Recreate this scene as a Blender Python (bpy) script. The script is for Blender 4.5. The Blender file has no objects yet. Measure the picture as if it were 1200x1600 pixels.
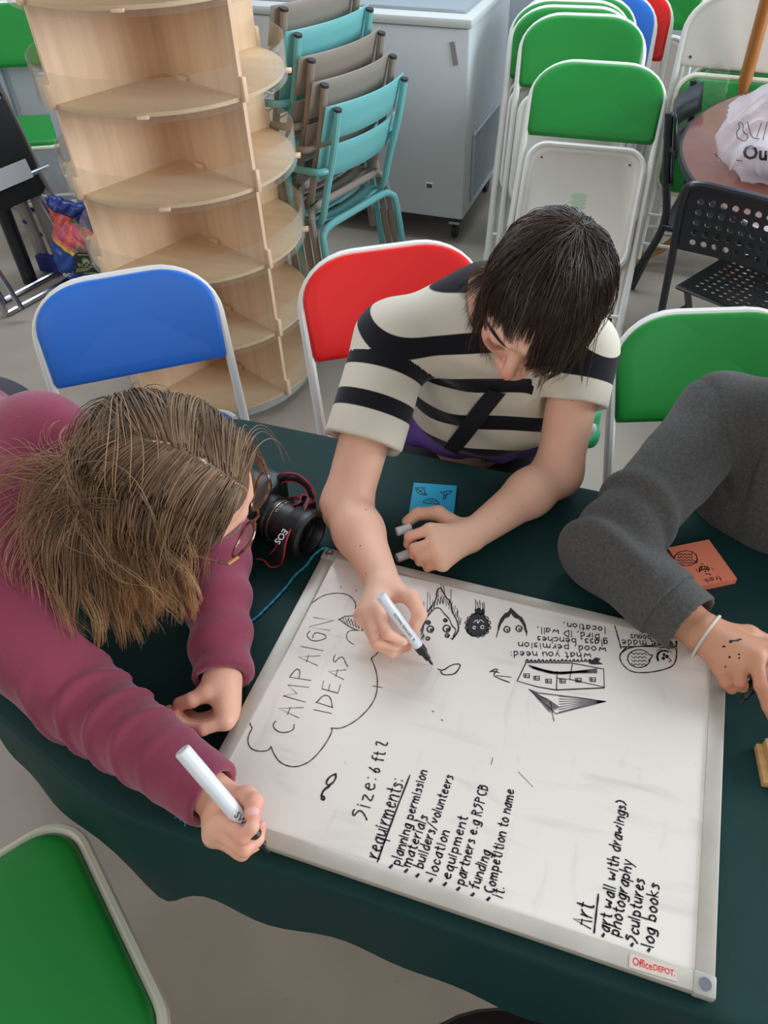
import bpy, bmesh, math, random
import numpy as np
from mathutils import Vector, Matrix
random.seed(7); np.random.seed(7)
S = bpy.context.scene
COL = S.collection
PI = math.pi
# ------------------------------------------------------------ camera (solved from the whiteboard's corners)
CR = (7.85959538e-01, 1.77342851e-02, 3.16946852e-01)
CC = np.array([0.381929592, -0.284589543, 1.63544637])
FPX, CX, CY = 1204.9094, 626.538, 800.862
cam = bpy.data.objects.new('camera', bpy.data.cameras.new('camera'))
COL.objects.link(cam)
cam.location = CC; cam.rotation_euler = CR
cam.data.sensor_fit = 'AUTO'; cam.data.sensor_width = 36
cam.data.lens = FPX * 36 / 1600
cam.data.shift_x = -(CX - 600) / 1600; cam.data.shift_y = (CY - 800) / 1600
cam.data.clip_start = 0.02
S.camera = cam
RC = np.array(Matrix.LocRotScale(None, cam.rotation_euler, None).to_3x3())
def G(u, v, z):           # world point where the sight line of pixel (u, v) reaches height z
    d = RC @ np.array([(u-CX)/FPX, -(v-CY)/FPX, -1]); return CC + d*((z-CC[2])/d[2])
def D(u, v, dep):         # world point on the sight line of pixel (u, v) at a depth
    return CC + RC @ np.array([(u-CX)/FPX, -(v-CY)/FPX, -1])*dep
# ------------------------------------------------------------ light
W = bpy.data.worlds.new('World'); S.world = W; W.use_nodes = True
W.node_tree.nodes['Background'].inputs[0].default_value = (0.80, 0.87, 1.0, 1)
W.node_tree.nodes['Background'].inputs[1].default_value = 0.30
def area(name, loc, target, sx, sy, power, col):
    l = bpy.data.lights.new(name, 'AREA'); l.shape = 'RECTANGLE'; l.size = sx; l.size_y = sy; l.energy = power; l.color = col
    o = bpy.data.objects.new(name, l); COL.objects.link(o); o.location = loc
    o.rotation_euler = (Vector(target)-Vector(loc)).to_track_quat('-Z', 'Y').to_euler(); return o
area('window_light_right', (4.2, 2.0, 2.0), (0.2, 1.0, 0.7), 3.0, 2.2, 165, (0.86, 0.93, 1.0))
area('window_light_back', (-1.0, 3.2, 3.3), (0.0, 0.8, 0.7), 4.0, 1.2, 80, (0.80, 0.90, 1.0))
area('area_light_left', (-3.6, -0.6, 2.2), (-0.2, 0.8, 0.7), 2.6, 2.0, 34, (1.0, 0.93, 0.84))  # unseen warm area light from the left, no window built
area('room_light_front', (0.9, -2.6, 2.6), (0.2, 0.8, 0.7), 2.6, 1.6, 20, (1.0, 0.90, 0.78))
S.view_settings.view_transform = 'Standard'; S.view_settings.look = 'None'
S.view_settings.exposure = 0.50; S.view_settings.gamma = 1
S.view_settings.use_curve_mapping = False
# ------------------------------------------------------------ helpers
def lin(c):
    return tuple((x/255/12.92 if x/255 <= .04045 else ((x/255+.055)/1.055)**2.4) for x in c)
def mat(name, rgb, rough=.5, metal=0., bump=None, vary=None, trans=0., alpha=1., spec=.5, rgb2=None, coat=0, sheen=0, sss=0):
    """rgb in 0-255; bump=(scale,strength[,stretch]); vary=(scale,amount) mixes towards rgb2"""
    m = bpy.data.materials.new(name); m.use_nodes = True
    nt = m.node_tree; b = nt.nodes['Principled BSDF']; L = nt.links.new
    c = lin(rgb) + (1,)
    b.inputs['Base Color'].default_value = c
    b.inputs['Roughness'].default_value = rough; b.inputs['Metallic'].default_value = metal
    b.inputs['Transmission Weight'].default_value = trans; b.inputs['Alpha'].default_value = alpha
    b.inputs['Specular IOR Level'].default_value = spec
    b.inputs['Coat Weight'].default_value = coat
    b.inputs['Sheen Weight'].default_value = sheen
    if sss:
        b.inputs['Subsurface Weight'].default_value = sss; b.inputs['Subsurface Radius'].default_value = (.010, .004, .002)
        b.inputs['Subsurface Scale'].default_value = 1.0
    tc = nt.nodes.new('ShaderNodeTexCoord')
    if vary:
        n = nt.nodes.new('ShaderNodeTexNoise'); n.inputs['Scale'].default_value = vary[0]; n.inputs['Detail'].default_value = 6
        mp = nt.nodes.new('ShaderNodeMapping'); mp.inputs['Scale'].default_value = vary[2] if len(vary) > 2 else (1, 1, 1)
        L(tc.outputs['Object'], mp.inputs[0]); L(mp.outputs[0], n.inputs['Vector'])
        r = nt.nodes.new('ShaderNodeMapRange'); r.inputs[1].default_value = .35; r.inputs[2].default_value = .65; r.inputs[4].default_value = vary[1]
        L(n.outputs[0], r.inputs[0])
        mx = nt.nodes.new('ShaderNodeMix'); mx.data_type = 'RGBA'
        mx.inputs[6].default_value = c; mx.inputs[7].default_value = lin(rgb2 or tuple(x*.7 for x in rgb)) + (1,)
        L(r.outputs[0], mx.inputs[0]); L(mx.outputs[2], b.inputs['Base Color'])
    if bump:
        n = nt.nodes.new('ShaderNodeTexNoise'); n.inputs['Scale'].default_value = bump[0]; n.inputs['Detail'].default_value = 4
        mp = nt.nodes.new('ShaderNodeMapping'); mp.inputs['Scale'].default_value = bump[2] if len(bump) > 2 else (1, 1, 1)
        L(tc.outputs['Object'], mp.inputs[0]); L(mp.outputs[0], n.inputs['Vector'])
        bp = nt.nodes.new('ShaderNodeBump'); bp.inputs['Strength'].default_value = bump[1]; bp.inputs['Distance'].default_value = .002
        L(n.outputs[0], bp.inputs['Height']); L(bp.outputs[0], b.inputs['Normal'])
    return m
def link(name, me, m, parent=None, smooth=True):
    o = bpy.data.objects.new(name, me); COL.objects.link(o)
    if m is not None:
        for x in (m if isinstance(m, (list, tuple)) else [m]): me.materials.append(x)
    if parent is not None: o.parent = parent
    if smooth and len(me.polygons): me.polygons.foreach_set('use_smooth', np.ones(len(me.polygons), bool))
    return o
def sharp(me, ang=35):
    try: me.set_sharp_from_angle(angle=math.radians(ang))
    except Exception: pass
class MB:                                   # collects shapes and links them as ONE mesh object
    def __init__(s): s.v = []; s.f = []; s.mi = []
    def add(s, V, Fs, mi=0):
        k = len(s.v); s.v += [tuple(float(c) for c in p) for p in V]; s.f += [tuple(i+k for i in f) for f in Fs]; s.mi += [mi]*len(Fs); return s
    def box(s, c, d, R=None, mi=0, bev=0):
        if bev:
            return s.rbox(c, d, bev, R, mi)
        V = []
        for z in (-.5, .5):
            for y in (-.5, .5):
                for x in (-.5, .5):
                    p = np.array([x*d[0], y*d[1], z*d[2]]); V.append((R @ p if R is not None else p)+np.array(c))
        return s.add(V, [(0,2,3,1),(4,5,7,6),(0,1,5,4),(2,6,7,3),(0,4,6,2),(1,3,7,5)], mi)
    def rbox(s, c, d, b, R=None, mi=0):
        bm = bmesh.new(); bmesh.ops.create_cube(bm, size=1)
        for v in bm.verts: v.co = Vector((v.co.x*d[0], v.co.y*d[1], v.co.z*d[2]))
        bmesh.ops.bevel(bm, geom=bm.edges[:], offset=b, segments=2, affect='EDGES', profile=.5)
        bm.verts.index_update()
        V = [(R @ np.array(v.co) if R is not None else np.array(v.co))+np.array(c) for v in bm.verts]
        F_ = [tuple(v.index for v in f.verts) for f in bm.faces]; bm.free()
        return s.add(V, F_, mi)
    def tube(s, pts, r, n=8, cap=True, mi=0, closed=False):
        P = [np.array(p, float) for p in pts]; k = len(P); rr = r if hasattr(r, '__len__') else [r]*k
        V = []; up = None
        for i in range(k):
            if closed: t = P[(i+1) % k]-P[i-1]
            else: t = P[min(i+1, k-1)]-P[max(i-1, 0)]
            t = t/(np.linalg.norm(t)+1e-12)
            if up is None:
                a = np.array([0,0,1.]) if abs(t[2]) < .9 else np.array([1.,0,0]); up = np.cross(t, a)
            up = up-t*(up@t); up /= np.linalg.norm(up)+1e-12; w = np.cross(t, up)
            for j in range(n):
                a = 2*PI*j/n; V.append(P[i]+rr[i]*(math.cos(a)*up+math.sin(a)*w))
        Fs = []
        for i in range(k if closed else k-1):
            for j in range(n):
                i2 = (i+1) % k; Fs.append((i*n+j, i*n+(j+1) % n, i2*n+(j+1) % n, i2*n+j))
        if cap and not closed: Fs += [tuple(range(n))[::-1], tuple((k-1)*n+j for j in range(n))]
        return s.add(V, Fs, mi)
    def prism(s, poly, z0, z1, T=lambda p: p, mi=0):      # poly: list of (x, y); T maps local points
        n = len(poly); V = [T(np.array([x, y, z0])) for x, y in poly]+[T(np.array([x, y, z1])) for x, y in poly]
        return s.add(V, [tuple(range(n))[::-1], tuple(range(n, 2*n))]+[(i, (i+1) % n, n+(i+1) % n, n+i) for i in range(n)], mi)
    def lathe(s, prof, c=(0,0,0), n=24, R=None, mi=0):    # prof: (radius, z)
        V = []; k = len(prof)
        for r, z in prof:
            for j in range(n):
                a = 2*PI*j/n; p = np.array([r*math.cos(a), r*math.sin(a), z]); V.append((R @ p if R is not None else p)+np.array(c))
        Fs = [(i*n+j, i*n+(j+1) % n, (i+1)*n+(j+1) % n, (i+1)*n+j) for i in range(k-1) for j in range(n)]
        Fs += [tuple(range(n))[::-1], tuple((k-1)*n+j for j in range(n))]
        return s.add(V, Fs, mi)
    def grid(s, fn, nu, nv, mi=0, closeu=False):
        V = [fn(i/nu, j/nv) for j in range(nv+1) for i in range(nu+(0 if closeu else 1))]; w = nu+(0 if closeu else 1)
        Fs = [(j*w+i, j*w+(i+1) % w, (j+1)*w+(i+1) % w, (j+1)*w+i) for j in range(nv) for i in range(nu)]
        return s.add(V, Fs, mi)
    def build(s, name, m, parent=None, smooth=True, ang=35):
        me = bpy.data.meshes.new(name); me.from_pydata(s.v, [], s.f)
        me.polygons.foreach_set('material_index', s.mi)
        bm = bmesh.new(); bm.from_mesh(me); bmesh.ops.recalc_face_normals(bm, faces=bm.faces[:]); bm.to_mesh(me); bm.free()
        o = link(name, me, m, parent, smooth)
        if smooth: sharp(me, ang)
        me.update(); return o
def tag(o, label=None, cat=None, group=None, kind=None):
    if label: o['label'] = label
    if cat: o['category'] = cat
    if group: o['group'] = group
    if kind: o['kind'] = kind
    return o
def thing(name, label, cat, loc=(0,0,0), rz=0, group=None):
    o = bpy.data.objects.new(name, None); COL.objects.link(o); o.location = loc; o.rotation_euler = (0, 0, rz)
    o.empty_display_size = .05
    return tag(o, label, cat, group)
def copy_tree(o, parent=None):
    c = o.copy(); COL.objects.link(c)
    if parent is not None: c.parent = parent
    for ch in list(o.children): copy_tree(ch, c)
    return c
def rotm(axis, a):
    return np.array(Matrix.Rotation(a, 3, axis))
def frame(y, z):      # orthonormal columns from approximate forward (y) and up (z)
    y = np.array(y, float); y /= np.linalg.norm(y); z = np.array(z, float); z -= y*(z@y); z /= np.linalg.norm(z)
    return np.column_stack([np.cross(y, z), y, z])
def smooth_path(pts, n=6, closed=False):     # Catmull-Rom
    P = [np.array(p, float) for p in pts]; k = len(P); out = []
    for i in range(k if closed else k-1):
        a, b, c, d = (P[i-1] if closed or i else P[0]), P[i], P[(i+1) % k], (P[(i+2) % k] if closed else P[min(i+2, k-1)])
        for j in range(n):
            t = j/n; out.append(.5*((2*b)+(-a+c)*t+(2*a-5*b+4*c-d)*t*t+(-a+3*b-3*c+d)*t**3))
    if not closed: out.append(P[-1])
    return out
def rrect(w, h, r, n=6):
    P = []
    for cx, cy, a0 in ((w/2-r, h/2-r, 0), (-w/2+r, h/2-r, PI/2), (-w/2+r, -h/2+r, PI), (w/2-r, -h/2+r, 1.5*PI)):
        for i in range(n+1):
            a = a0+PI/2*i/n; P.append((cx+r*math.cos(a), cy+r*math.sin(a)))
    return P
# ------------------------------------------------------------ signed-distance modelling for bodies and cloth
class Cap:               # tapered capsule; flat=True ends flat at b
    def __init__(s, a, b, ra, rb=None, k=.01, sub=False, flat=False):
        s.a = np.array(a, float); s.b = np.array(b, float); s.ra = ra; s.rb = ra if rb is None else rb; s.k = k; s.sub = sub; s.flat = flat
    def d(s, P):
        ab = s.b-s.a; L2 = ab@ab+1e-12; t = np.clip(((P-s.a)@ab)/L2, 0, 1)
        d = np.linalg.norm(P-s.a-t[..., None]*ab, axis=-1)-(s.ra+(s.rb-s.ra)*t)
        if s.flat: d = np.maximum(d, ((P-s.b)@ab)/math.sqrt(L2))
        return d
class Ell:
    def __init__(s, c, r, R=None, k=.01, sub=False):
        s.c = np.array(c, float); s.r = np.array(r, float); s.R = np.eye(3) if R is None else np.array(R); s.k = k; s.sub = sub
    def d(s, P):
        q = (P-s.c)@s.R; k0 = np.linalg.norm(q/s.r, axis=-1); k1 = np.linalg.norm(q/(s.r**2), axis=-1)+1e-9
        return np.where(k0 < .15, -s.r.min()*(1-k0), k0*(k0-1)/k1)
def comb(d, e, pr):
    k = pr.k
    if pr.sub:
        e = -e; h = np.clip(.5-.5*(d-e)/k, 0, 1); return d+(e-d)*h+k*h*(1-h)   # smooth max
    h = np.clip(.5+.5*(d-e)/k, 0, 1); return d+(e-d)*h-k*h*(1-h)
def evalp(prims, P):
    d = np.full(P.shape[:-1], 1.0)
    for pr in prims: d = comb(d, pr.d(P), pr)
    return d
def sdf_mesh(name, prims, h, m, parent=None, disp=None, attrs=None, B=8, lo=None, hi=None):
    bb = []
    for pr in prims:
        if pr.sub: continue
        if isinstance(pr, Cap):
            r = max(pr.ra, pr.rb); bb += [np.minimum(pr.a, pr.b)-r, np.maximum(pr.a, pr.b)+r]
        else: r = pr.r.max(); bb += [pr.c-r, pr.c+r]
    bb = np.array(bb); lo_ = bb.min(0)-3*h-.01; hi_ = bb.max(0)+3*h+.01
    nb = np.ceil((hi_-lo_)/(h*B)).astype(int)
    bc = lo_+(np.stack(np.meshgrid(*[np.arange(n) for n in nb], indexing='ij'), -1)+.5)*h*B
    brad = h*B*.5*math.sqrt(3)
    dB = evalp(prims, bc.reshape(-1, 3)).reshape(nb)
    act = np.abs(dB) < brad*1.25+.012
    ai = np.argwhere(act); cen = bc[act]
    off = (np.stack(np.meshgrid(*[np.arange(B)]*3, indexing='ij'), -1).reshape(-1, 3))*h
    Dv = np.full((len(ai), B**3), 1.0)
    for pr in prims:
        near = pr.d(cen) < brad+pr.k+.02
        if not near.any(): continue
        idx = np.where(near)[0]
        P = (lo_+ai[idx]*h*B)[:, None, :]+off[None]
        Dv[idx] = comb(Dv[idx], pr.d(P), pr)
    if disp is not None:
        P = (lo_+ai*h*B)[:, None, :]+off[None]; Dv = Dv-disp(P)
    Dg = np.repeat(np.repeat(np.repeat(dB, B, 0), B, 1), B, 2).astype(np.float32)
    v = Dg.reshape(nb[0], B, nb[1], B, nb[2], B)
    v[ai[:, 0], :, ai[:, 1], :, ai[:, 2], :] = Dv.reshape(-1, B, B, B)
    Dg = v.reshape(nb*B)
    ins = Dg < 0
    c = np.zeros(np.array(Dg.shape)-1, np.int8)
    for a in (0, 1):
        for b in (0, 1):
            for e in (0, 1): c += ins[a:ins.shape[0]-1+a, b:ins.shape[1]-1+b, e:ins.shape[2]-1+e]
    cells = np.argwhere((c > 0) & (c < 8)); vid = np.full(c.shape, -1, np.int32); vid[tuple(cells.T)] = np.arange(len(cells))
    acc = np.zeros((len(cells), 3)); cnt = np.zeros(len(cells))
    cor = [(a, b, e) for a in (0, 1) for b in (0, 1) for e in (0, 1)]
    for i, p in enumerate(cor):
        for q in cor[i+1:]:
            if sum(abs(x-y) for x, y in zip(p, q)) != 1: continue
            va = Dg[tuple((cells+p).T)]; vb = Dg[tuple((cells+q).T)]; x = (va < 0) != (vb < 0)
            t = np.where(x, va/(va-vb+1e-12), 0)
            acc += x[:, None]*(np.array(p)+t[:, None]*(np.array(q)-np.array(p))); cnt += x
    V = lo_+(cells+acc/cnt[:, None])*h
    Q = []
    for ax in range(3):
        s1 = [slice(1, -1)]*3; s1[ax] = slice(0, -1); s2 = list(s1); s2[ax] = slice(1, None)
        A, Bq = ins[tuple(s1)], ins[tuple(s2)]
        e = np.argwhere(A != Bq); fl = A[tuple(e.T)]
        o = np.array([1, 1, 1]); o[ax] = 0; e = e+o
        u, w = [(1, 2), (2, 0), (0, 1)][ax]; eu = np.eye(3, dtype=int)[u]; ew = np.eye(3, dtype=int)[w]
        q = np.stack([vid[tuple((e-eu-ew).T)], vid[tuple((e-ew).T)], vid[tuple(e.T)], vid[tuple((e-eu).T)]], 1)
        q[~fl] = q[~fl][:, ::-1]; Q.append(q)
    Q = np.concatenate(Q); Q = Q[(Q >= 0).all(1)]
    me = bpy.data.meshes.new(name)
    me.vertices.add(len(V)); me.vertices.foreach_set('co', V.ravel())
    me.loops.add(Q.size); me.loops.foreach_set('vertex_index', Q.ravel().astype(np.int32))
    me.polygons.add(len(Q)); me.polygons.foreach_set('loop_start', np.arange(0, Q.size, 4, dtype=np.int32)); me.polygons.foreach_set('loop_total', np.full(len(Q), 4, np.int32))
    me.update(calc_edges=True); me.validate()
    if attrs:
        for an, fn in attrs.items():
            at = me.attributes.new(an, 'FLOAT', 'POINT'); at.data.foreach_set('value', fn(V).astype(np.float32))
    return link(name, me, m, parent)
def attr_mix(m, an, rgb, lo=.45, hi=.55):     # mixes the base colour towards rgb where the attribute is high
    nt = m.node_tree; b = nt.nodes['Principled BSDF']; L = nt.links.new
    a = nt.nodes.new('ShaderNodeAttribute'); a.attribute_name = an
    r = nt.nodes.new('ShaderNodeMapRange'); r.inputs[1].default_value = lo; r.inputs[2].default_value = hi
    L(a.outputs['Fac'], r.inputs[0])
    mx = nt.nodes.new('ShaderNodeMix'); mx.data_type = 'RGBA'; mx.inputs[7].default_value = lin(rgb)+(1,)
    s = b.inputs['Base Color']
    if s.is_linked: L(s.links[0].from_socket, mx.inputs[6])
    else: mx.inputs[6].default_value = s.default_value
    L(r.outputs[0], mx.inputs[0]); L(mx.outputs[2], s)
    return m
def on_surface(prims, u, v, d0=.7, lift=.0, disp=None, off=0):       # first hit of the sight line of (u, v) with the primitives, else its nearest pass
    dr = RC @ np.array([(u-CX)/FPX, -(v-CY)/FPX, -1]); n = np.linalg.norm(dr); dr /= n; t = d0*n; best = (9, t)
    for _ in range(110):
        p = CC+dr*t; dd = evalp(prims, p[None])[0]-(disp(p[None]+off)[0] if disp else 0)
        if dd < best[0]: best = (dd, t)
        if dd < .0008 or (best[0] < .03 and dd > best[0]+.04): break
        t += max(dd*.7, .0005)
    return CC+dr*(best[1]-lift)
# ------------------------------------------------------------ shared materials
M = dict(
 white=mat('white_enamel', (226, 224, 216), .35, bump=(60, .03)),
 whiteside=mat('white_metal_pan', (216, 212, 200), .42, vary=(6, .35), rgb2=(200, 196, 184)),
 green=mat('green_vinyl', (24, 134, 50), .42, bump=(420, .06), spec=.4),
 red=mat('red_vinyl', (226, 30, 26), .42, bump=(420, .06), spec=.4),
 blue=mat('blue_vinyl', (44, 112, 204), .42, bump=(420, .06), spec=.4),
 cream=mat('cream_piping', (226, 222, 200), .4),
 black=mat('black_paint', (32, 35, 41), .30, bump=(300, .05)),
 blackplastic=mat('black_plastic', (20, 21, 23), .45, bump=(500, .08)),
 rubber=mat('rubber', (42, 42, 44), .7),
 chrome=mat('chrome_tube', (190, 192, 196), .18, metal=1),
 wood=mat('birch_plywood', (236, 206, 172), .5, vary=(3.2, .75, (9, 9, .7)), rgb2=(218, 184, 148), bump=(30, .04, (6, 6, .5))),
 woodface=mat('birch_plywood_shelf', (232, 204, 168), .5, vary=(3.5, .7, (1, 8, 1)), rgb2=(218, 188, 150)),
 cloth=mat('dark_green_cloth', (16, 54, 52), .62, bump=(900, .35), vary=(9, .3), rgb2=(13, 45, 44), spec=.22),
 alu=mat('brushed_aluminium', (190, 184, 170), .42, metal=.15, vary=(18, .5), rgb2=(168, 160, 146), bump=(80, .05, (1, 1, 1))),
 ink=mat('black_marker_ink', (14, 13, 14), .45),
 inkbrown=mat('worn_marker_ink', (62, 44, 44), .5),
 inkgrey=mat('grey_marker_ink', (92, 88, 90), .5),
 markerwhite=mat('white_marker_plastic', (226, 230, 232), .3, coat=.3),
 freezer=mat('white_coated_steel', (196, 202, 204), .38, vary=(2, .3), rgb2=(186, 192, 194)),
)
def acrylic():
    m = bpy.data.materials.new('clear_acrylic'); m.use_nodes = True; nt = m.node_tree; L = nt.links.new
    b = nt.nodes['Principled BSDF']; out = nt.nodes['Material Output']
    b.inputs['Base Color'].default_value = (.6, .6, .58, 1); b.inputs['Roughness'].default_value = .06; b.inputs['Specular IOR Level'].default_value = .8
    t = nt.nodes.new('ShaderNodeBsdfTransparent'); t.inputs[0].default_value = (.97, .97, .95, 1)
    f = nt.nodes.new('ShaderNodeLayerWeight'); f.inputs[0].default_value = .5
    pw = nt.nodes.new('ShaderNodeMath'); pw.operation = 'POWER'; pw.inputs[1].default_value = 3.5; L(f.outputs['Facing'], pw.inputs[0])
    a = nt.nodes.new('ShaderNodeMath'); a.operation = 'MULTIPLY_ADD'; a.inputs[1].default_value = .55; a.inputs[2].default_value = .055; L(pw.outputs[0], a.inputs[0])
    mx = nt.nodes.new('ShaderNodeMixShader'); L(a.outputs[0], mx.inputs[0]); L(t.outputs[0], mx.inputs[1]); L(b.outputs[0], mx.inputs[2])
    L(mx.outputs[0], out.inputs[0]); return m
M['acrylic'] = acrylic()
M['acrylicedge'] = mat('acrylic_edge', (214, 214, 206), .2, alpha=.75)
# ------------------------------------------------------------ setting
def floor_mat():
    m = mat('grey_screed_floor', (164, 154, 140), .55, vary=(2.2, .8), rgb2=(142, 133, 120), bump=(25, .06))
    nt = m.node_tree; L = nt.links.new; b = nt.nodes['Principled BSDF']
    n = nt.nodes.new('ShaderNodeTexNoise'); n.inputs['Scale'].default_value = 38; n.inputs['Detail'].default_value = 8
    tc = nt.nodes.new('ShaderNodeTexCoord'); L(tc.outputs['Object'], n.inputs['Vector'])
    r = nt.nodes.new('ShaderNodeMapRange'); r.inputs[1].default_value = .66; r.inputs[2].default_value = .8; r.inputs[4].default_value = .35
    L(n.outputs[0], r.inputs[0]); mx = nt.nodes.new('ShaderNodeMix'); mx.data_type = 'RGBA'; mx.inputs[7].default_value = lin((110, 106, 100))+(1,)
    s = b.inputs['Base Color']; L(s.links[0].from_socket, mx.inputs[6]); L(r.outputs[0], mx.inputs[0]); L(mx.outputs[2], s)
    return m
MF = floor_mat()
tag(MB().box((0, 1.1, -.03), (9, 7, .06)).build('floor', MF, smooth=False), 'grey screed floor, scuffed and speckled', kind='structure')
MW = mat('pale_blue_wall_paint', (176, 190, 198), .7, bump=(60, .05))
tag(MB().box((0, 3.98, 1.3), (9, .06, 2.6)).build('wall_back', MW, smooth=False), 'pale blue grey painted wall behind the stacked chairs', kind='structure')
tag(MB().box((-3.7, 1.1, 1.3), (.06, 7, 2.6)).build('wall_left', mat('off_white_wall', (198, 198, 194), .7), smooth=False), 'off white wall at the far left', kind='structure')
tag(MB().box((0, 3.935, .05), (9, .03, .10)).build('baseboard_back', mat('wall_skirting', (206, 210, 212), .5), smooth=False), 'white skirting board along the back wall', kind='structure')
tag(MB().box((0, 3.93, 1.11), (9, .04, .10)).build('trim_1', mat('dado_rail_paint', (196, 206, 210), .5), smooth=False), 'painted rail across the back wall', kind='structure')
# ------------------------------------------------------------ table
TT = .728
TAB = [(-.10, -.012), (-.40, .085), (-.47, .30), (-.43, .55), (-.32, .722), (1.55, .715), (1.55, -.012)]
tbl = thing('table', 'long table under a dark green cloth carrying the whiteboard', 'table', (.5, .35, 0))
inv = np.array([-.5, -.35, 0])
def tl(p): return np.array(p)+inv
mb = MB(); mb.prism([(x*.985+.008, y*.97+.012) for x, y in TAB][::-1], TT-.03, TT-.004, T=lambda p: p+inv); mb.build('tabletop', M['wood'], tbl, smooth=False)
for x, y in ((.04, .17), (-.22, .62), (1.45, .17), (1.45, .62)):
    MB().tube([tl((x, y, 0)), tl((x, y, TT-.03))], .018, 10).build('leg', M['black'], tbl)
    # rubber foot
def densify(poly, step=.02):
    out = []
    for i in range(len(poly)):
        a = np.array(poly[i]); b = np.array(poly[(i+1) % len(poly)]); n = max(1, int(np.linalg.norm(b-a)/step))
        for j in range(n): out.append(a+(b-a)*j/n)
    return out
outline = densify(TAB[::-1], .02)
# round the corners a little
ol = np.array(outline)
for _ in range(4): ol = (np.roll(ol, 1, 0)+2*ol+np.roll(ol, -1, 0))/4
nrm = np.roll(ol, -1, 0)-np.roll(ol, 1, 0); nrm = np.stack([nrm[:, 1], -nrm[:, 0]], 1); nrm /= np.linalg.norm(nrm, axis=1)[:, None]
cen = np.array([.5, .35]); nrm *= np.sign(np.sum((ol-cen)*nrm, 1))[:, None]
N = len(ol); rows = []
arc = np.cumsum(np.r_[0, np.linalg.norm(np.diff(ol, axis=0), axis=1)])
def hemdrop(x, y):
    d = math.hypot(x+.10, y+.01); base = .158
    return base+.120*math.exp(-(d/.065)**2)
for k in range(15):
    f = k/14; row = []
    for i in range(N):
        x, y = ol[i]; dr = hemdrop(x, y)
        if f < .12: t = f/.12; out = .006*math.sin(t*PI/2); z = TT-.006*(1-math.cos(t*PI/2))
        else:
            t = (f-.12)/.88; z = TT-.006-dr*t
            w = .0045*math.sin(arc[i]*19)+.003*math.sin(arc[i]*37+1)
            out = .006+.009*t+w*t
        row.append((x+nrm[i, 0]*out, y+nrm[i, 1]*out, z))
    rows.append(row)
top = [[(cen[0]+(x-cen[0])*s, cen[1]+(y-cen[1])*s, TT) for x, y in ol] for s in (.02, .3, .55, .75, .9, .97)]
allr = top+rows; V = [p for r in allr for p in r]; K = len(allr)
Fs = [(k*N+i, k*N+(i+1) % N, (k+1)*N+(i+1) % N, (k+1)*N+i) for k in range(K-1) for i in range(N)]+[tuple(range(N))]
cl = MB().add(V, Fs).build('tablecloth', M['cloth'], ang=60)
tag(cl, 'dark green tablecloth draped over the long table', 'tablecloth')
# small crumbs on the cloth are left to the material
# black padded stool at the bottom edge
st = thing('stool', 'black round padded stool below the front hem of the green cloth', 'stool', (.455, -.165, 0))
MB().lathe([(.0, .405), (.15, .407), (.165, .415), (.172, .432), (.165, .448), (.14, .456), (0, .458)], n=40).build('seat', M['blackplastic'], st)
for a in (0, 1, 2, 3):
    c, s_ = math.cos(a*PI/2+.6), math.sin(a*PI/2+.6); MB().tube([(.12*c, .12*s_, .41), (.16*c, .16*s_, .0)], .011, 8).build('leg', M['black'], st)
# ------------------------------------------------------------ whiteboard with its writing
ZB = .7392
def board_mat():
    m = mat('whiteboard_enamel', (234, 226, 214), .22, vary=(4, .35), rgb2=(220, 211, 200), coat=.25)
    nt = m.node_tree; L = nt.links.new; b = nt.nodes['Principled BSDF']
    tc = nt.nodes.new('ShaderNodeTexCoord')
    for sc, st, lo, hi, am, rot in ((7, (1, 5, 1), .58, .80, .34, .5), (11, (4, 1, 1), .62, .82, .26, -.4), (60, (1, 1, 1), .74, .80, .6, 0)):
        mp = nt.nodes.new('ShaderNodeMapping'); mp.inputs['Scale'].default_value = st; mp.inputs['Rotation'].default_value = (0, 0, rot)
        n = nt.nodes.new('ShaderNodeTexNoise'); n.inputs['Scale'].default_value = sc; n.inputs['Detail'].default_value = 3; n.inputs['Distortion'].default_value = .6
        L(tc.outputs['Object'], mp.inputs[0]); L(mp.outputs[0], n.inputs['Vector'])
        r = nt.nodes.new('ShaderNodeMapRange'); r.inputs[1].default_value = lo; r.inputs[2].default_value = hi; r.inputs[4].default_value = am; L(n.outputs[0], r.inputs[0])
        mx = nt.nodes.new('ShaderNodeMix'); mx.data_type = 'RGBA'; mx.inputs[7].default_value = lin((165, 160, 158))+(1,)
        s = b.inputs['Base Color']; L(s.links[0].from_socket, mx.inputs[6]); L(r.outputs[0], mx.inputs[0]); L(mx.outputs[2], s)
    return m
wb = thing('whiteboard', 'framed whiteboard covered in handwriting and drawings, lying on the dark green table', 'whiteboard', (.3, .225, TT))
o3 = np.array([-.3, -.225, -TT])
def L3(p): return np.array(p)+o3
BW, BH = .602, .451
MB().box(L3((BW/2, BH/2, .734)), (BW-.02, BH-.02, .0095)).build('panel', board_mat(), wb, smooth=False)
rw = .020
for a, b in (((rw*.5, BH/2), (rw, BH)), ((BW-rw*.5, BH/2), (rw, BH)), ((BW/2, rw*.5), (BW-2*rw, rw)), ((BW/2, BH-.0075), (BW-2*rw, .015))):
    mb = MB(); mb.rbox(L3((a[0], a[1], .7355)), (b[0], b[1], .0125), .0018); mb.build('frame_rail', M['alu'], wb)
mcap = mat('grey_corner_plastic', (172, 170, 160), .35)
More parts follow.
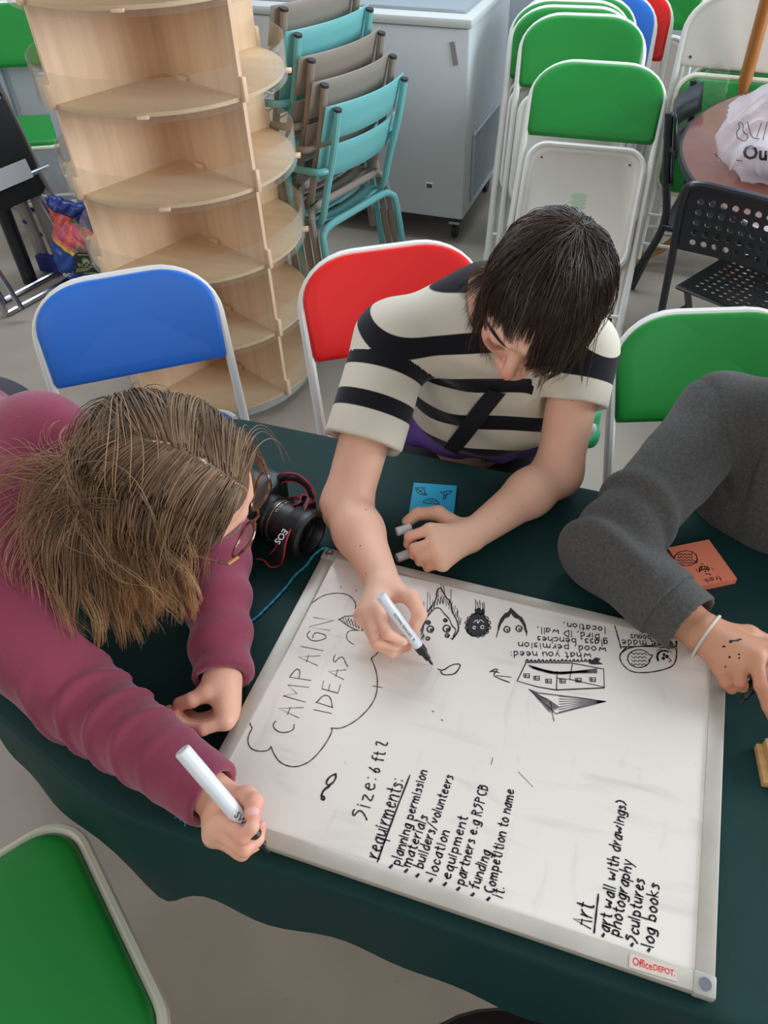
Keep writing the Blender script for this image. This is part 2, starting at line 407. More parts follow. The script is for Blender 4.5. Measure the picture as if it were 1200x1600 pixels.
for x, y in ((rw/2, rw/2), (BW-rw/2, rw/2), (rw/2, BH-rw/2), (BW-rw/2, BH-rw/2)):
    k = MB().rbox(L3((x, y, .736)), (rw+.003, rw+.003, .0142), .003).build('corner_cap', mcap, wb)
    MB().lathe([(0, 0), (.0062, 0), (.0062, .0011), (.0042, .0014), (.0025, .0008), (0, .0008)], c=L3((x, y, .7431)), n=20).build('screw', M['chrome'], k)
def strip(mb, P, w, z=ZB, zs=.0):
    P = [np.array(p, float) for p in P]; P = [p for i, p in enumerate(P) if i == 0 or np.linalg.norm(p-P[i-1]) > 1e-5]
    if len(P) < 2: P = [P[0]-np.array([w*.3, 0]), P[0]+np.array([w*.3, 0])]
    V = []; n = len(P); P = np.array(P)
    for i in range(n):
        t = P[min(i+1, n-1)]-P[max(i-1, 0)]; t = t/(np.linalg.norm(t)+1e-9); q = np.array([-t[1], t[0]]); ww = w*(.5+.09*math.sin(i*1.7+n))
        e = P[i]+(-t*w*.4 if i == 0 else (t*w*.4 if i == n-1 else 0))
        V += [(*(e+q*ww*(.7 if i in (0, n-1) else 1)), z), (*(e-q*ww*(.7 if i in (0, n-1) else 1)), z)]
    mb.add(V, [(2*i, 2*i+1, 2*i+3, 2*i+2) for i in range(n-1)])
def chaikin(P, k=2):
    P = [np.array(p, float) for p in P]
    if len(P) < 3: return P
    for _ in range(k):
        Q = [P[0]]
        for a, b in zip(P, P[1:]): Q += [a*.75+b*.25, a*.25+b*.75]
        P = Q+[P[-1]]
    return P
GL = {'a':'5939170614345659/5954','b':'0e04/0839574405','c':'583907143455','d':'593907143456/5e54','e':'07574929062455','f':'5e3e2c24/0949','g':'583907144457/59513001',
 'h':'0e04/07395854','i':'0904/0b0c','k':'0e04/4907/0754','l':'0e04','m':'0904/07294844/47698884','n':'0904/07395854','o':'390714446739','p':'0900/0839574405','q':'583907144457/5950',
 'r':'0904/063949','s':'482908463404','t':'2d253444/0949','u':'09052456/5954','v':'092459','w':'0914486489','y':'0925/5910','z':'09590454','x':'0954/5904',
 'C':'6d3e093465','A':'043e64/1858','M':'041e487e84','P':'040e/0e5d5a09','I':'0e04','G':'6c3e0934656939','N':'040e646e','D':'040e/0e6b6704','E':'5e0e0454/0949','S':'5d3e0c5a583604','R':'040e/0e5d5a09/2954','B':'040e/0e4d4a09/095a5504',
 ':':'1515/1919',',':'2513','.':'1515','/':'035e',')':'0e3a3604','6':'4e0724563907','2':'0c2e4c0454',"'":'1e1b','H':'040e/646e/0969','-':'0949','O':'3e093469683e'}
WD = {'m':.95,'M':.95,'w':.95,'i':.22,'l':.22,'I':.22,' ':.32,':':.34,'.':.3,',':.35,'t':.5,'f':.5,'r':.5,'s':.5,"'":.25,')':.45}
def glyphs(txt, jit=.02, seed=1):
    rn = random.Random(seed); x = 0; out = []; ym = lambda y: y*1.24 if 0 < y <= .5 else (.62+(y-.5)*.76 if y > .5 else y*.8)
    for ch in txt:
        w = WD.get(ch, .68 if ch.isupper() else .6)
        for s in (GL[ch].split('/') if ch in GL else []):
            P = []
            for i in range(0, len(s), 2):
                P.append((x+int(s[i])/10*.92+rn.uniform(-jit, jit), ym((int(s[i+1], 36)-4)/10)+rn.uniform(-jit, jit)))
            out.append(chaikin(P) if (ch.islower() or ch in 'CGSDPBR26O)') else P)
        x += w+(.14 if ch.isupper() else .12)
    return out, x
def write(mb, txt, a, b, capx, w, seed=1, z=ZB, pix=True, jit=.03, slant=0):
    """text along the baseline a -> b (photo pixels on the board's plane); capx = cap height in metres"""
    A = G(*a, z)[:2] if pix else np.array(a, float); Bp = G(*b, z)[:2] if pix else np.array(b, float)
    gs, tot = glyphs(txt, jit, seed); tot -= .12; ux = (Bp-A)/tot; un = (Bp-A)/np.linalg.norm(Bp-A); up = np.array([-un[1], un[0]])*capx
    for g in gs: strip(mb, [A+ux*(p[0]+slant*p[1])+up*p[1]-0 for p in g], w, z)
def draw(mb, pts, w, z=ZB, k=2, o=(0, 0), s=1.):
    strip(mb, chaikin([G(o[0]+x/s, o[1]+y/s, z)[:2] for x, y in pts], k), w*1.25, z)
def fill(mb, pts, z=ZB, o=(0, 0), s=1.):
    P = [G(o[0]+x/s, o[1]+y/s, z) for x, y in pts]; mb.add(P, [tuple(range(len(P)))])
def part_w(mb, name, m, label=None, par=None, off=o3):
    mb.v = [tuple(np.array(p)+off) for p in mb.v]
    return tag(mb.build(name, m, wb if par is None else par, smooth=False), label)
c2 = dict(o=(360, 840), s=2.4); c3 = dict(o=(640, 840), s=2.143); c4 = dict(o=(380, 1130), s=2.727); c5 = dict(o=(800, 1200), s=3.0)
# heading in its cloud
mb = MB()
write(mb, 'CAMPAIGN', (457, 1150), (521, 966), .030, .0013, 3, jit=.05)
write(mb, 'IDEAS', (517, 1114), (550, 1024), .024, .0013, 4, jit=.05)
draw(mb, [(275,272),(290,243),(300,250),(335,222),(370,210),(410,207),(445,215),(465,235),(472,255),(466,270),(500,264)], .0011, **c2)
draw(mb, [(568,413),(545,440),(528,452),(528,452),(548,500),(553,550),(545,600),(520,640),(480,680),(440,705),(410,716),(378,714),(378,714),(383,724),(360,770),(320,820),(290,845),(250,860),(215,857),(185,842),(165,815),(152,783),(152,783),(145,797),(120,802),(90,798),(72,785),(65,765),(68,740),(84,712),(75,705),(70,680)], .0011, **c2)
draw(mb, [(535,556),(570,562)], .001, **c2)
part_w(mb, 'handwriting', M['inkbrown'], 'thin brownish cloud around the heading CAMPAIGN IDEAS')
mb = MB()
write(mb, 'Size:', (573, 1281), (591, 1212), .0185, .0018, 5); write(mb, '6 ft 2', (594, 1208), (606, 1158), .0145, .0019, 6)
write(mb, 'requirments:', (592, 1342), (632, 1217), .0175, .0019, 7); draw(mb, [(572,590),(640,400),(710,222)], .0016, **c4)
LST = [('planning permission', (625,1352), (668,1204), (630,610)), ('materials', (641,1355), (669,1275), (695,628)), ('builders/volunteers', (661,1357), (709,1212), (743,648)),
 ('location', (682,1368), (703,1298), (800,668)), ('equipment', (704,1374), (731,1276), (860,685)), ('partners e.g RSPCB', (725,1383), (764,1227), (917,705)),
 ('funding', (748,1390), (767,1330), (978,730)), ('Competition to name', (772,1397), (804,1234), (1045,748))]
for i, (t, a, b, q) in enumerate(LST):
    write(mb, t, a, b, .0116, .0018, 10+i); x, y = q; draw(mb, [(x-3, y+3), (x+3, y-3)], .0030, k=0, **c4)
write(mb, 'it.', (786,1403), (790,1386), .0140, .0016, 22)
part_w(mb, 'handwriting', M['ink'], 'black list headed requirments: from planning permission to competition')
mb = MB()
write(mb, 'Art', (922, 1450), (928, 1413), .0185, .0020, 31); draw(mb, [(385,772),(395,680),(405,592)], .0016, **c5)
for i, (t, a, b, q) in enumerate([('art wall with drawings)', (952,1457), (979,1252), (428,783)), ('photography', (967,1463), (989,1345), None), ('Sculptures', (996,1474), (1007,1374), (563,828)), ('log books', (1021,1481), (1030,1381), (642,853))]):
    write(mb, t, a, b, .0120, .0019, 33+i)
    if q: x, y = q; draw(mb, [(x-2, y+3), (x+2, y-3)], .0028, k=0, **c5)
part_w(mb, 'handwriting', M['ink'], 'black list headed Art beside the bottom corner')
mb = MB()
for i, (t, a, b) in enumerate([('what you need:', (922,1020), (795,1017)), ('wood, permision', (946,1011), (808,1003)), ('glass, benches', (949,1000), (838,994)), ('Bird, ID wall,', (936,991), (838,979)), ('location,', (945,980), (879,972))]):
    write(mb, t, a, b, .0110, .0015, 41+i)
write(mb, 'Home made', (1056, 1003), (970, 999), .0125, .0013, 48); write(mb, "n'i boous", (1034, 994), (984, 991), .0105, .0013, 49)
part_w(mb, 'handwriting', M['ink'], 'black upside-down notes beginning what you need:')
# drawings
mb = MB()
draw(mb, [(685,288),(700,340),(708,372)], .0013, **c3); draw(mb, [(895,340),(893,372),(800,363),(708,366)], .0013, **c3)
draw(mb, [(712,384),(735,367),(800,362),(860,358),(890,368),(896,385),(888,428),(850,443),(800,452),(750,452),(722,436),(704,410),(704,390),(725,368)], .0013, **c3)
draw(mb, [(768+38*math.cos(a), 405+30*math.sin(a)) for a in np.linspace(.15, 5.9, 22)]+[(818,392),(800,412)], .0012, k=1, **c3)
for r_, y in enumerate((388, 400, 412, 424)):
    draw(mb, [(742+((i*7) % 52)+(3 if i % 2 else 0), y+(5 if i % 2 else -4)) for i in range(8)], .0009, k=1, **c3)
for x, y, r in ((850,404,6), (862,398,6), (852,392,5)): fill(mb, [(x+r*math.cos(a), y+r*math.sin(a)) for a in np.linspace(0, 2*PI, 10)[:-1]], z=ZB+.0001, **c3)
draw(mb, [(832,412),(828,395),(836,382),(850,378),(866,382)], .0022, **c3); draw(mb, [(828,378),(845,370)], .001, **c3); draw(mb, [(872,380),(878,388)], .001, **c3); draw(mb, [(868,404),(878,412),(868,416)], .001, **c3)
part_w(mb, 'drawing', M['ink'], 'speech bubble and small face in a rounded box')
mb = MB()
draw(mb, [(390,418),(360,480),(430,500),(490,510),(652,503),(650,440),(545,420),(390,418)], .0014, k=0, **c3)
draw(mb, [(492,508),(494,448)], .0014, **c3); draw(mb, [(545,424),(536,474)], .0012, **c3); draw(mb, [(536,474),(650,500)], .0012, **c3); draw(mb, [(494,470),(545,476)], .001, **c3)
for x, y in ((392,462),(425,470),(465,480),(512,480),(565,477),(613,475)):
    draw(mb, [(x-10,y-6),(x+10,y-6),(x+9,y+7),(x-9,y+6),(x-10,y-6)], .0012, k=0, **c3); draw(mb, [(x-4,y-6),(x-3,y+6)], .0012, k=0, **c3); draw(mb, [(x-8,y),(x+8,y+1)], .0012, k=0, **c3)
for i in range(17):
    x = 388+i*13; draw(mb, [(x, 416),(x+7, 404+(i % 3)*2),(x+11, 417),(x+4, 411)], .0011, **c3)
fill(mb, [(600,420),(602,405),(612,410),(622,401),(640,405),(632,414),(648,424),(610,424)], z=ZB+.0001, **c3)
part_w(mb, 'drawing', M['ink'], 'sketched building with six little windows')
mb = MB()
for dy in (0, 4, 8, 12): draw(mb, [(400+dy,428+dy*.7),(440,440+dy*.5),(490,452+dy*.5),(560,448+dy*.3),(626,440+dy)], .0017, **c3)
draw(mb, [(400,508),(440,545),(490,590),(560,572),(658,548),(600,540),(500,528),(430,520),(400,508)], .0012, k=0, **c3)
for i in range(9): draw(mb, [(405+i*5,510+i*3),(430+i*4,540),(470+i*4,585-i*2)], .0009, **c3)
for i in range(7): draw(mb, [(500,585-i*9),(580,562-i*4),(655,549)], .0008, **c3)
draw(mb, [(472,548),(478,590),(484,615)], .001, **c3)
part_w(mb, 'drawing', M['inkgrey'], 'hatched wedge shape and grey shading by the building')
mb = MB()
draw(mb, [(95,440),(112,446),(140,425),(172,422),(165,440),(150,458),(112,460),(104,448)], .0014, k=1, **c3)
part_w(mb, 'drawing', M['ink'], 'small outlined wedge in the middle of the board')
mb = MB()
draw(mb, [(300,452),(275,446),(266,452),(285,440),(298,440),(278,460),(300,472),(335,485)], .0012, k=1, **c3); draw(mb, [(292,462),(340,467)], .0012, **c3)
part_w(mb, 'drawing', M['ink'], 'little arrow beside the sketched building')
mb = MB()
draw(mb, [(395,886),(372,896),(358,918),(366,930),(385,920),(396,900),(395,886)], .0018, k=1, **c2); draw(mb, [(372,932),(350,945),(338,975),(352,968),(352,984),(342,980)], .0022, k=1, **c2)
part_w(mb, 'drawing', M['ink'], 'small looped marks left of the size note')
mb = MB()
for x, y in ((758,650),(792,683),(412,184),(470,197)): draw(mb, [(x,y),(x+4,y+3)], .0012, k=0, **c2)
draw(mb, [(978,850),(984,825)], .0008, **c2); draw(mb, [(1080,878),(1135,935)], .0006, **c2)
tag(part_w(mb, 'specks', M['ink']), kind='stuff')
mb = MB()
draw(mb, [(405,308),(430,295),(470,292),(486,300),(495,350),(470,345),(440,330),(408,306)], .0014, k=0, **c2)
for i in range(6): draw(mb, [(420+i*11,300+i*2),(432+i*10,322+i*4),(446+i*8,300+i*6)], .0012, k=0, **c2)
draw(mb, [(478,348),(450,346),(434,360),(438,385),(462,400)], .0009, **c2)
part_w(mb, 'drawing', M['ink'], 'little hatched figure beside the drawing hand')
mb = MB()
draw(mb, [(712,345),(722,300),(735,280),(752,262),(775,225),(772,205),(785,185),(797,200),(806,222),(826,240),(830,275),(850,310),(858,345),(835,380),(828,378)], .0016, k=1, **c2)
draw(mb, [(722,350),(728,305),(748,285),(765,265),(785,262),(800,283),(822,305),(830,330),(848,345),(835,372)], .0014, k=1, **c2)
for x0, y0, x1, y1 in ((740,205,738,270),(748,212,750,262),(790,170,792,205),(800,180,804,215),(828,195,826,245),(725,240,726,280),(850,265,852,300),(778,190,780,225)): draw(mb, [(x0,y0),(x1,y1)], .0009, k=0, **c2)
for i in range(13):
    t = i/12; x = 722+t*130; y = 300-80*math.sin(PI*t)**.8; draw(mb, [(x, y+28), (x+5, y-6+(i % 3)*6), (x+9, y+26), (x+13, y+2)], .0012, k=0, **c2)
for x, y in ((715,330),(712,350),(720,365)): draw(mb, [(x,y-15),(x+4,y),(x+2,y+20),(x+8,y)], .0011, k=0, **c2)
def ring(mb, x, y, r, w=.0015, kw=c2): draw(mb, [(x+r*math.cos(a), y+r*math.sin(a)) for a in np.linspace(0, 6.6, 16)], w, k=0, **kw)
def dot(mb, x, y, r, kw=c2): fill(mb, [(x+r*math.cos(a), y+r*math.sin(a)) for a in np.linspace(0, 2*PI, 12)[:-1]], z=ZB+.0001, **kw)
for x, y, r in ((750,343,12),(811,341,13),(813,367,7),(740,378,6),(742,318,7),(806,310,6)): ring(mb, x, y, r, .0018)
for x, y, r in ((753,346,6),(815,345,7),(741,318,5),(806,310,4),(815,369,4)): dot(mb, x, y, r)
draw(mb, [(722,365),(716,380)], .0016, **c2); draw(mb, [(855,350),(832,382)], .0016, **c2)
part_w(mb, 'drawing', M['ink'], 'tall spiky hat over a round-eyed face')
mb = MB()
fill(mb, [(935,262),(942,272),(948,262),(955,280),(950,290),(965,308),(972,330),(966,352),(950,365),(925,371),(900,368),(884,352),(884,322),(892,305),(905,290),(918,280),(915,270)], **c2)
for i in range(14):
    a = i/14*2*PI; draw(mb, [(928+40*math.cos(a),328+40*math.sin(a)),(928+52*math.cos(a+.2),328+48*math.sin(a+.2)),(928+42*math.cos(a+.45),328+42*math.sin(a+.45))], .0012, k=1, **c2)
for x, y0 in ((918,232),(926,240),(934,236),(944,245),(950,242)): draw(mb, [(x,y0),(x+3,y0+18),(x+1,y0+40)], .0009, k=1, **c2)
part_w(mb, 'drawing', M['ink'], 'solid black scribbled head')
mb = MB()
for x, y, r in ((915,338,5),(945,336,6),(929,318,3)): ring(mb, x, y, r, .0011)
draw(mb, [(912,318),(924,308),(930,316),(938,307),(950,318)], .001, k=1, **c2)
mb.v = [(x, y, z+.0003) for x, y, z in mb.v]
part_w(mb, 'drawing', M['white'], 'pale facial marks in the black head')
mb = MB()
fill(mb, [(1050,262),(1062,272),(1078,288),(1095,300),(1108,325),(1114,362),(1104,352),(1098,330),(1082,306),(1064,300),(1052,284),(1046,296),(1030,303),(1015,325),(1008,345),(1001,362),(1003,330),(1012,305),(1028,284),(1042,278)], **c2)
for x, y, r in ((1037,344,11),(1082,341,11)): ring(mb, x, y, r, .0016)
dot(mb, 1038, 346, 4); dot(mb, 1084, 343, 4)
draw(mb, [(1002,355),(998,372)], .0014, **c2); draw(mb, [(1112,350),(1110,366)], .0014, **c2)
part_w(mb, 'drawing', M['ink'], 'black curtain of hair over two round eyes')
# sticker on the frame
zs = .7420
sp = [G(*q, zs) for q in ((985,1496),(1056,1517),(1054,1526),(983,1507))]
c0 = np.array(G(1020.5, 1511.5, zs)); dx = np.array(G(1054, 1521.5, zs))-np.array(G(987, 1501.5, zs)); lw = np.linalg.norm(dx[:2]); an = math.atan2(dx[1], dx[0])
Rz = rotm('Z', an); mb = MB()
mb.prism([tuple(p) for p in rrect(lw+.005, .0135, .0015, 3)], 0, .0004, T=lambda p: Rz @ p+c0+o3); stk = mb.build('sticker', mat('sticker_paper', (206, 192, 178), .5), wb)
def text_mesh(txt, size, m, parent, R, loc, name='lettering', bold=.0, width=None, align='CENTER'):
    cu = bpy.data.curves.new(name, 'FONT'); cu.body = txt; cu.size = size; cu.align_x = align; cu.align_y = 'CENTER'; cu.offset = bold; cu.resolution_u = 3
    to = bpy.data.objects.new(name, cu); COL.objects.link(to); dg = bpy.context.evaluated_depsgraph_get()
    me = bpy.data.meshes.new_from_object(to.evaluated_get(dg)); bpy.data.objects.remove(to)
    V = np.array([v.co[:] for v in me.vertices])
    if width: V[:, 0] *= width/(V[:, 0].max()-V[:, 0].min())
    V = V @ np.array(R).T+np.array(loc); me.vertices.foreach_set('co', V.ravel()); me.update()
    me.materials.clear(); return link(name, me, m, parent, smooth=False)
mred = mat('red_print', (222, 44, 40), .5)
for t, w_, s_, xo in (('Office', lw*.46, .0105, -lw*.25), ('DEPOT.', lw*.50, .0078, lw*.255)):
    text_mesh(t, s_, mred, stk, Rz, Rz @ np.array([xo, 0, .0006])+c0+o3, bold=.00012, width=w_)
# ------------------------------------------------------------ sticky note pads
def pad(label, corners, cols, th, z0=TT):
    P = [np.array(G(*c, z0+th)) for c in corners]; c0 = sum(P)/4; ex = (P[1]-P[0]+P[2]-P[3]); ey = (P[0]-P[3]+P[1]-P[2])
    an = math.atan2(ex[1], ex[0]); w = np.linalg.norm(ex)/2; h = np.linalg.norm(ey)/2; print('pad', w, h)
    t = thing('sticky_note_pad', label, 'sticky notes', (c0[0], c0[1], z0), an)
    n = 5
    mb = MB()
    for i in range(n):
        j = .0006*math.sin(i*2.3); mb.box((j, -j, th*(i+.45)/n), (w, h, th*.82/n))
    mb.build('note_block', mat(label[:6]+'_paper', cols, .65), t, smooth=False)
    MB().box((0, 0, th-.0001), (w, h, .0004)).build('top_sheet', mat(label[:6]+'_sheet', cols, .6), t, smooth=False)
    inv = rotm('Z', -an); off = np.array([c0[0], c0[1], z0])
    return t, lambda mb, nm='drawing', lb=None: (setattr(mb, 'v', [tuple(inv @ (np.array(p)-off)) for p in mb.v]), tag(mb.build(nm, M['ink'], t, smooth=False), lb))
cb = dict(o=(600, 760), s=6.667)
t, fin = pad('bright blue sticky note pad with three small bird drawings, under the striped-shirt person\'s hand', ((646,754),(714,759),(708,808),(640,803)), (20, 170, 212), .004)
z = TT+.0045; mb = MB()
draw(mb, [(325,15),(345,60),(380,88),(410,85),(430,60),(420,30),(385,12),(325,10)], .0011, z=z, **cb); draw(mb, [(330,20),(375,40),(410,80),(430,92),(440,78),(452,84)], .001, z=z, **cb)
draw(mb, [(350,12),(372,62),(400,40)], .001, z=z, **cb); draw(mb, [(395,0),(400,20)], .001, z=z, **cb); draw(mb, [(420,0),(420,30)], .001, z=z, **cb); ring(mb, 428, 80, 10, .001, dict(z=z, **cb))
draw(mb, [(585,55),(640,60),(660,45),(718,48),(680,75),(655,80),(645,100),(640,130),(620,128),(620,100),(630,75),(590,68)], .0011, z=z, k=1, **cb); draw(mb, [(640,60),(660,80),(620,100),(645,105)], .001, z=z, k=0, **cb); draw(mb, [(605,120),(625,132)], .001, z=z, **cb)
draw(mb, [(405,160),(440,130),(490,122),(540,135),(570,165),(575,185),(545,180),(500,175),(450,180),(405,163)], .0011, z=z, k=1, **cb); draw(mb, [(430,165),(470,130),(475,175),(510,130),(505,165),(545,150)], .001, z=z, k=0, **cb)
draw(mb, [(540,180),(548,200),(568,200),(580,185)], .0011, z=z, **cb)
fill(mb, [(535+15+14*math.cos(a), 224+11*math.sin(a)) for a in np.linspace(0, 2*PI, 10)[:-1]], z=z, **cb)
fin(mb, 'drawing', 'three birds inked on the blue sheet')
co = dict(o=(860, 480), s=3.0769)
t, fin = pad('orange sticky note pad with a speech bubble and small face, by the grey sleeve', ((1038,857),(1112,842),(1147,905),(1090,917)), (250, 142, 108), .012)
z = TT+.0125; mb = MB()
draw(mb, [(652+56*math.cos(a), 1207+36*math.sin(a)) for a in np.linspace(.1, 5.9, 20)]+[(708,1234),(690,1216)], .0011, z=z, k=1, **co)
for i, y in enumerate((1188, 1202, 1216, 1229)):
    draw(mb, [(612+j*9, y+(6 if j % 2 else -5)) for j in range(9)], .0009, z=z, k=1, **co)
draw(mb, [(716,1272),(718,1250),(735,1242),(760,1252),(766,1262),(740,1258),(724,1264),(716,1272)], .0014, z=z, k=1, **co)
for x in (725, 738, 750): draw(mb, [(x,1262),(x+6,1246)], .0012, z=z, k=0, **co)
for x, y in ((745,1270),(760,1266),(750,1282)): fill(mb, [(x+4*math.cos(a), y+4*math.sin(a)) for a in np.linspace(0, 2*PI, 8)[:-1]], z=z, **co)
draw(mb, [(758,1284),(768,1280),(770,1288)], .001, z=z, **co); draw(mb, [(702,1258),(708,1272)], .0009, z=z, **co); draw(mb, [(776,1254),(786,1262)], .0009, z=z, **co); draw(mb, [(722,1236),(736,1232)], .0009, z=z, **co)
gs = 'frank'
write(mb, gs, tuple(np.array((860,480))+np.array((812,1290))/3.0769), tuple(np.array((860,480))+np.array((730,1308))/3.0769), .0095, .0009, 71, z=z)
fin(mb, 'drawing', 'speech bubble, face and signature inked on the orange sheet')
# ------------------------------------------------------------ markers
def marker(label, tip, tail, r=.0075, cap_at_tail=True, length=None, text=None, tcol=None, texside=0, nib=True, group=None):
    tip = np.array(tip, float); tail = np.array(tail, float); ax = tip-tail; Lh = np.linalg.norm(ax); ax /= Lh
    t = thing('marker_pen', label, 'marker', tuple(tail), 0, group)
    view = CC-(tip+tail)/2; view /= np.linalg.norm(view)
    up = view-ax*(ax@view); up /= np.linalg.norm(up); rt = np.cross(up, ax)      # printed side
    R = np.column_stack([np.cross(ax, -up), -up*0+up, ax]) if False else np.column_stack([np.cross(up, ax), up, ax])
    nl = .026 if nib else 0; b0 = Lh-nl-(.012 if nib else 0)
    if nib:
        MB().lathe([(0, 0), (r*.88, 0), (r, .0015), (r, Lh*.30), (r*.96, Lh*.302), (r*.96, b0), (r*.9, b0+.001), (0, b0+.001)], R=R, n=24).build('barrel', M['markerwhite'], t)
        MB().lathe([(0, b0), (r*.97, b0), (r*.97, b0+.012), (r*.62, b0+.016), (r*.55, b0+.026), (r*.3, b0+.028), (0, b0+.028)], R=R, n=24).build('grip', M['blackplastic'], t)
        MB().lathe([(0, b0+.027), (r*.28, b0+.027), (r*.24, Lh-.003), (r*.08, Lh), (0, Lh)], R=R, n=14).build('nib', M['ink'], t)
    else:
        MB().lathe([(0, 0), (r*.9, 0), (r, .0012), (r, Lh-.002), (r*.9, Lh), (0, Lh)], R=R, n=24).build('barrel', M['markerwhite'], t)
    if text:
        for txt, pos, sz, colr, sgn in text:
            # lettering wrapped around the barrel
            cu = bpy.data.curves.new('lettering', 'FONT'); cu.body = txt; cu.size = sz; cu.align_x = 'CENTER'; cu.align_y = 'CENTER'; cu.resolution_u = 2
            to = bpy.data.objects.new('lettering', cu); COL.objects.link(to); dg = bpy.context.evaluated_depsgraph_get()
            me = bpy.data.meshes.new_from_object(to.evaluated_get(dg)); bpy.data.objects.remove(to)
            bm = bmesh.new(); bm.from_mesh(me); bmesh.ops.triangulate(bm, faces=bm.faces[:]); bmesh.ops.subdivide_edges(bm, edges=[e for e in bm.edges if e.calc_length() > sz*.25], cuts=1); bm.to_mesh(me); bm.free()
            V = np.array([v.co[:] for v in me.vertices]); a = V[:, 1]/r*sgn+texside; zz = Lh*pos+V[:, 0]*sgn
            Q = np.outer(zz, ax)+np.outer(np.cos(a)*(r+.00015), up)+np.outer(np.sin(a)*(r+.00015), rt)
            me.vertices.foreach_set('co', Q.ravel()); me.update(); me.materials.clear(); link('lettering', me, tcol or M['ink'], t, smooth=False)
    return t
def tail_for(tip, uv, L):       # a point on the sight line of uv at distance L from the tip, on the raised side
    best = min((abs(np.linalg.norm(G(*uv, z)-tip)-L), z) for z in np.linspace(tip[2]+.01, tip[2]+L, 400)); return G(*uv, best[1])
tp = np.array(G(676, 1039, .7405)); MK2_tip, MK2_tail = tp, tail_for(tp, (594.5, 930), .132)
bluep = mat('pale_blue_print', (150, 186, 206), .5)
marker('white drywipe marker with exposed black nib, held by the striped-shirt person', MK2_tip, MK2_tail, .0072, text=[('SL  DRYWIPE MARKER', .42, .0052, None, -1)])
MK1_tip, MK1_tail = np.array(G(421, 1333, .765)), np.array(G(284, 1172, .872))
marker('thick white marker held by the person in the maroon jumper', MK1_tip, MK1_tail, .0092, text=[('SWB', .66, .0105, None, 1)])
tp = np.array(G(1155, 1102, .750)); MK3_tip, MK3_tail = tp, np.array(G(1222, 1010, .808))
marker('black-tipped marker held in the grey-sleeved person\'s hand', MK3_tip, MK3_tail, .0082)
marker('white marker lying under the striped-shirt person\'s resting fist', np.array(G(672, 852, TT+.0085)), np.array(G(620, 872.5, TT+.0085)), .0075, nib=False)
cp = thing('marker_cap', 'small white marker cap pinched between thumb and forefinger above the blue notes', 'cap', tuple(G(642, 824, .757)))  # loose white cap, apart from the marker under the fist
a_ = np.array(G(640, 826, .757)); b_ = np.array(G(662, 819, .757)); ax = (b_-a_)/np.linalg.norm(b_-a_)
MB().lathe([(0, 0), (.0062, 0), (.0070, .002), (.0070, .024), (.006, .025), (0, .025)], R=frame(np.cross(ax, (0, 0, 1)), (0, 0, 1)) @ rotm('Y', PI/2), n=20).build('cap_shell', M['markerwhite'], cp)
# ------------------------------------------------------------ wooden block
wbk = thing('wooden_block', 'pale wooden block with a stepped rim at the right edge of the table', 'block', (0, 0, 0))
pA, pB = np.array(G(1180, 1163, TT+.008)), np.array(G(1192, 1225, TT+.008)); ey = pA-pB; hh = np.linalg.norm(ey); ey /= hh; ex = np.array([ey[1], -ey[0], 0])
Rb = np.column_stack([ex, ey, (0, 0, 1)]); c0 = (pA+pB)/2; c0[2] = TT; wbk.location = c0
mpine = mat('pine_wood', (206, 164, 104), .5, vary=(12, .6, (1, 9, 1)), rgb2=(180, 134, 78))
MB().rbox(Rb @ np.array([.036, 0, .006]), (.072, hh, .012), .0015, R=Rb).build('base', mpine, wbk)
MB().rbox(Rb @ np.array([.042, .002, .019]), (.070, hh*.94, .014), .0015, R=Rb).build('upper_block', mpine, wbk)
# ------------------------------------------------------------ twine
mtw = mat('turquoise_twine', (40, 150, 186), .8, bump=(900, .5))
def twine(label, pts, r=.0016, fray=()):
    t = thing('twine', label, 'string', tuple(pts[0]))
    P = smooth_path([np.array(p)-np.array(pts[0]) for p in pts], 6); mb = MB()
    for k in range(2):
        Q = []
        for i, p in enumerate(P):
            a = i*.9+k*PI; Q.append(p+np.array([math.cos(a), math.sin(a), .5*math.sin(a)])*r*.5)
        mb.tube(Q, r*.75, 6)
    mb.build('cord', mtw, t)
    if fray:
        mb = MB(); rn = random.Random(3)
        for f in fray:
            f = np.array(f)-np.array(pts[0])
            for i in range(16):
                d = np.array([rn.uniform(-1, 1), rn.uniform(-1, 1), rn.uniform(.0, .6)]); d /= np.linalg.norm(d); l = rn.uniform(.006, .014)
                mb.tube([f, f+d*l*.5, f+d*l+np.array([0, 0, -.002])], .0007, 4)
        mb.build('frayed_end', mtw, t)
z = TT+.0025
twine('turquoise twine running from the whiteboard corner across the green cloth', [G(513,857,.7435), G(504,857,.7435), G(490,868,.736), G(478,884,z), G(462,898,z), G(448,916,z), G(430,936,z), G(414,952,z), G(396,968,z), G(360,985,z), G(322,982,z), G(300,975,z)], fray=[G(303,976,z), G(296,970,z)])
twine('short turquoise twine tied at the whiteboard\'s lower left corner', [G(311,1152,z), G(306,1164,z), G(300,1200,z), G(298,1240,z), G(296,1262,.742), G(292,1275,.742)], r=.002, fray=[G(292,1274,.743), G(287,1270,.741), G(299,1273,.743)])
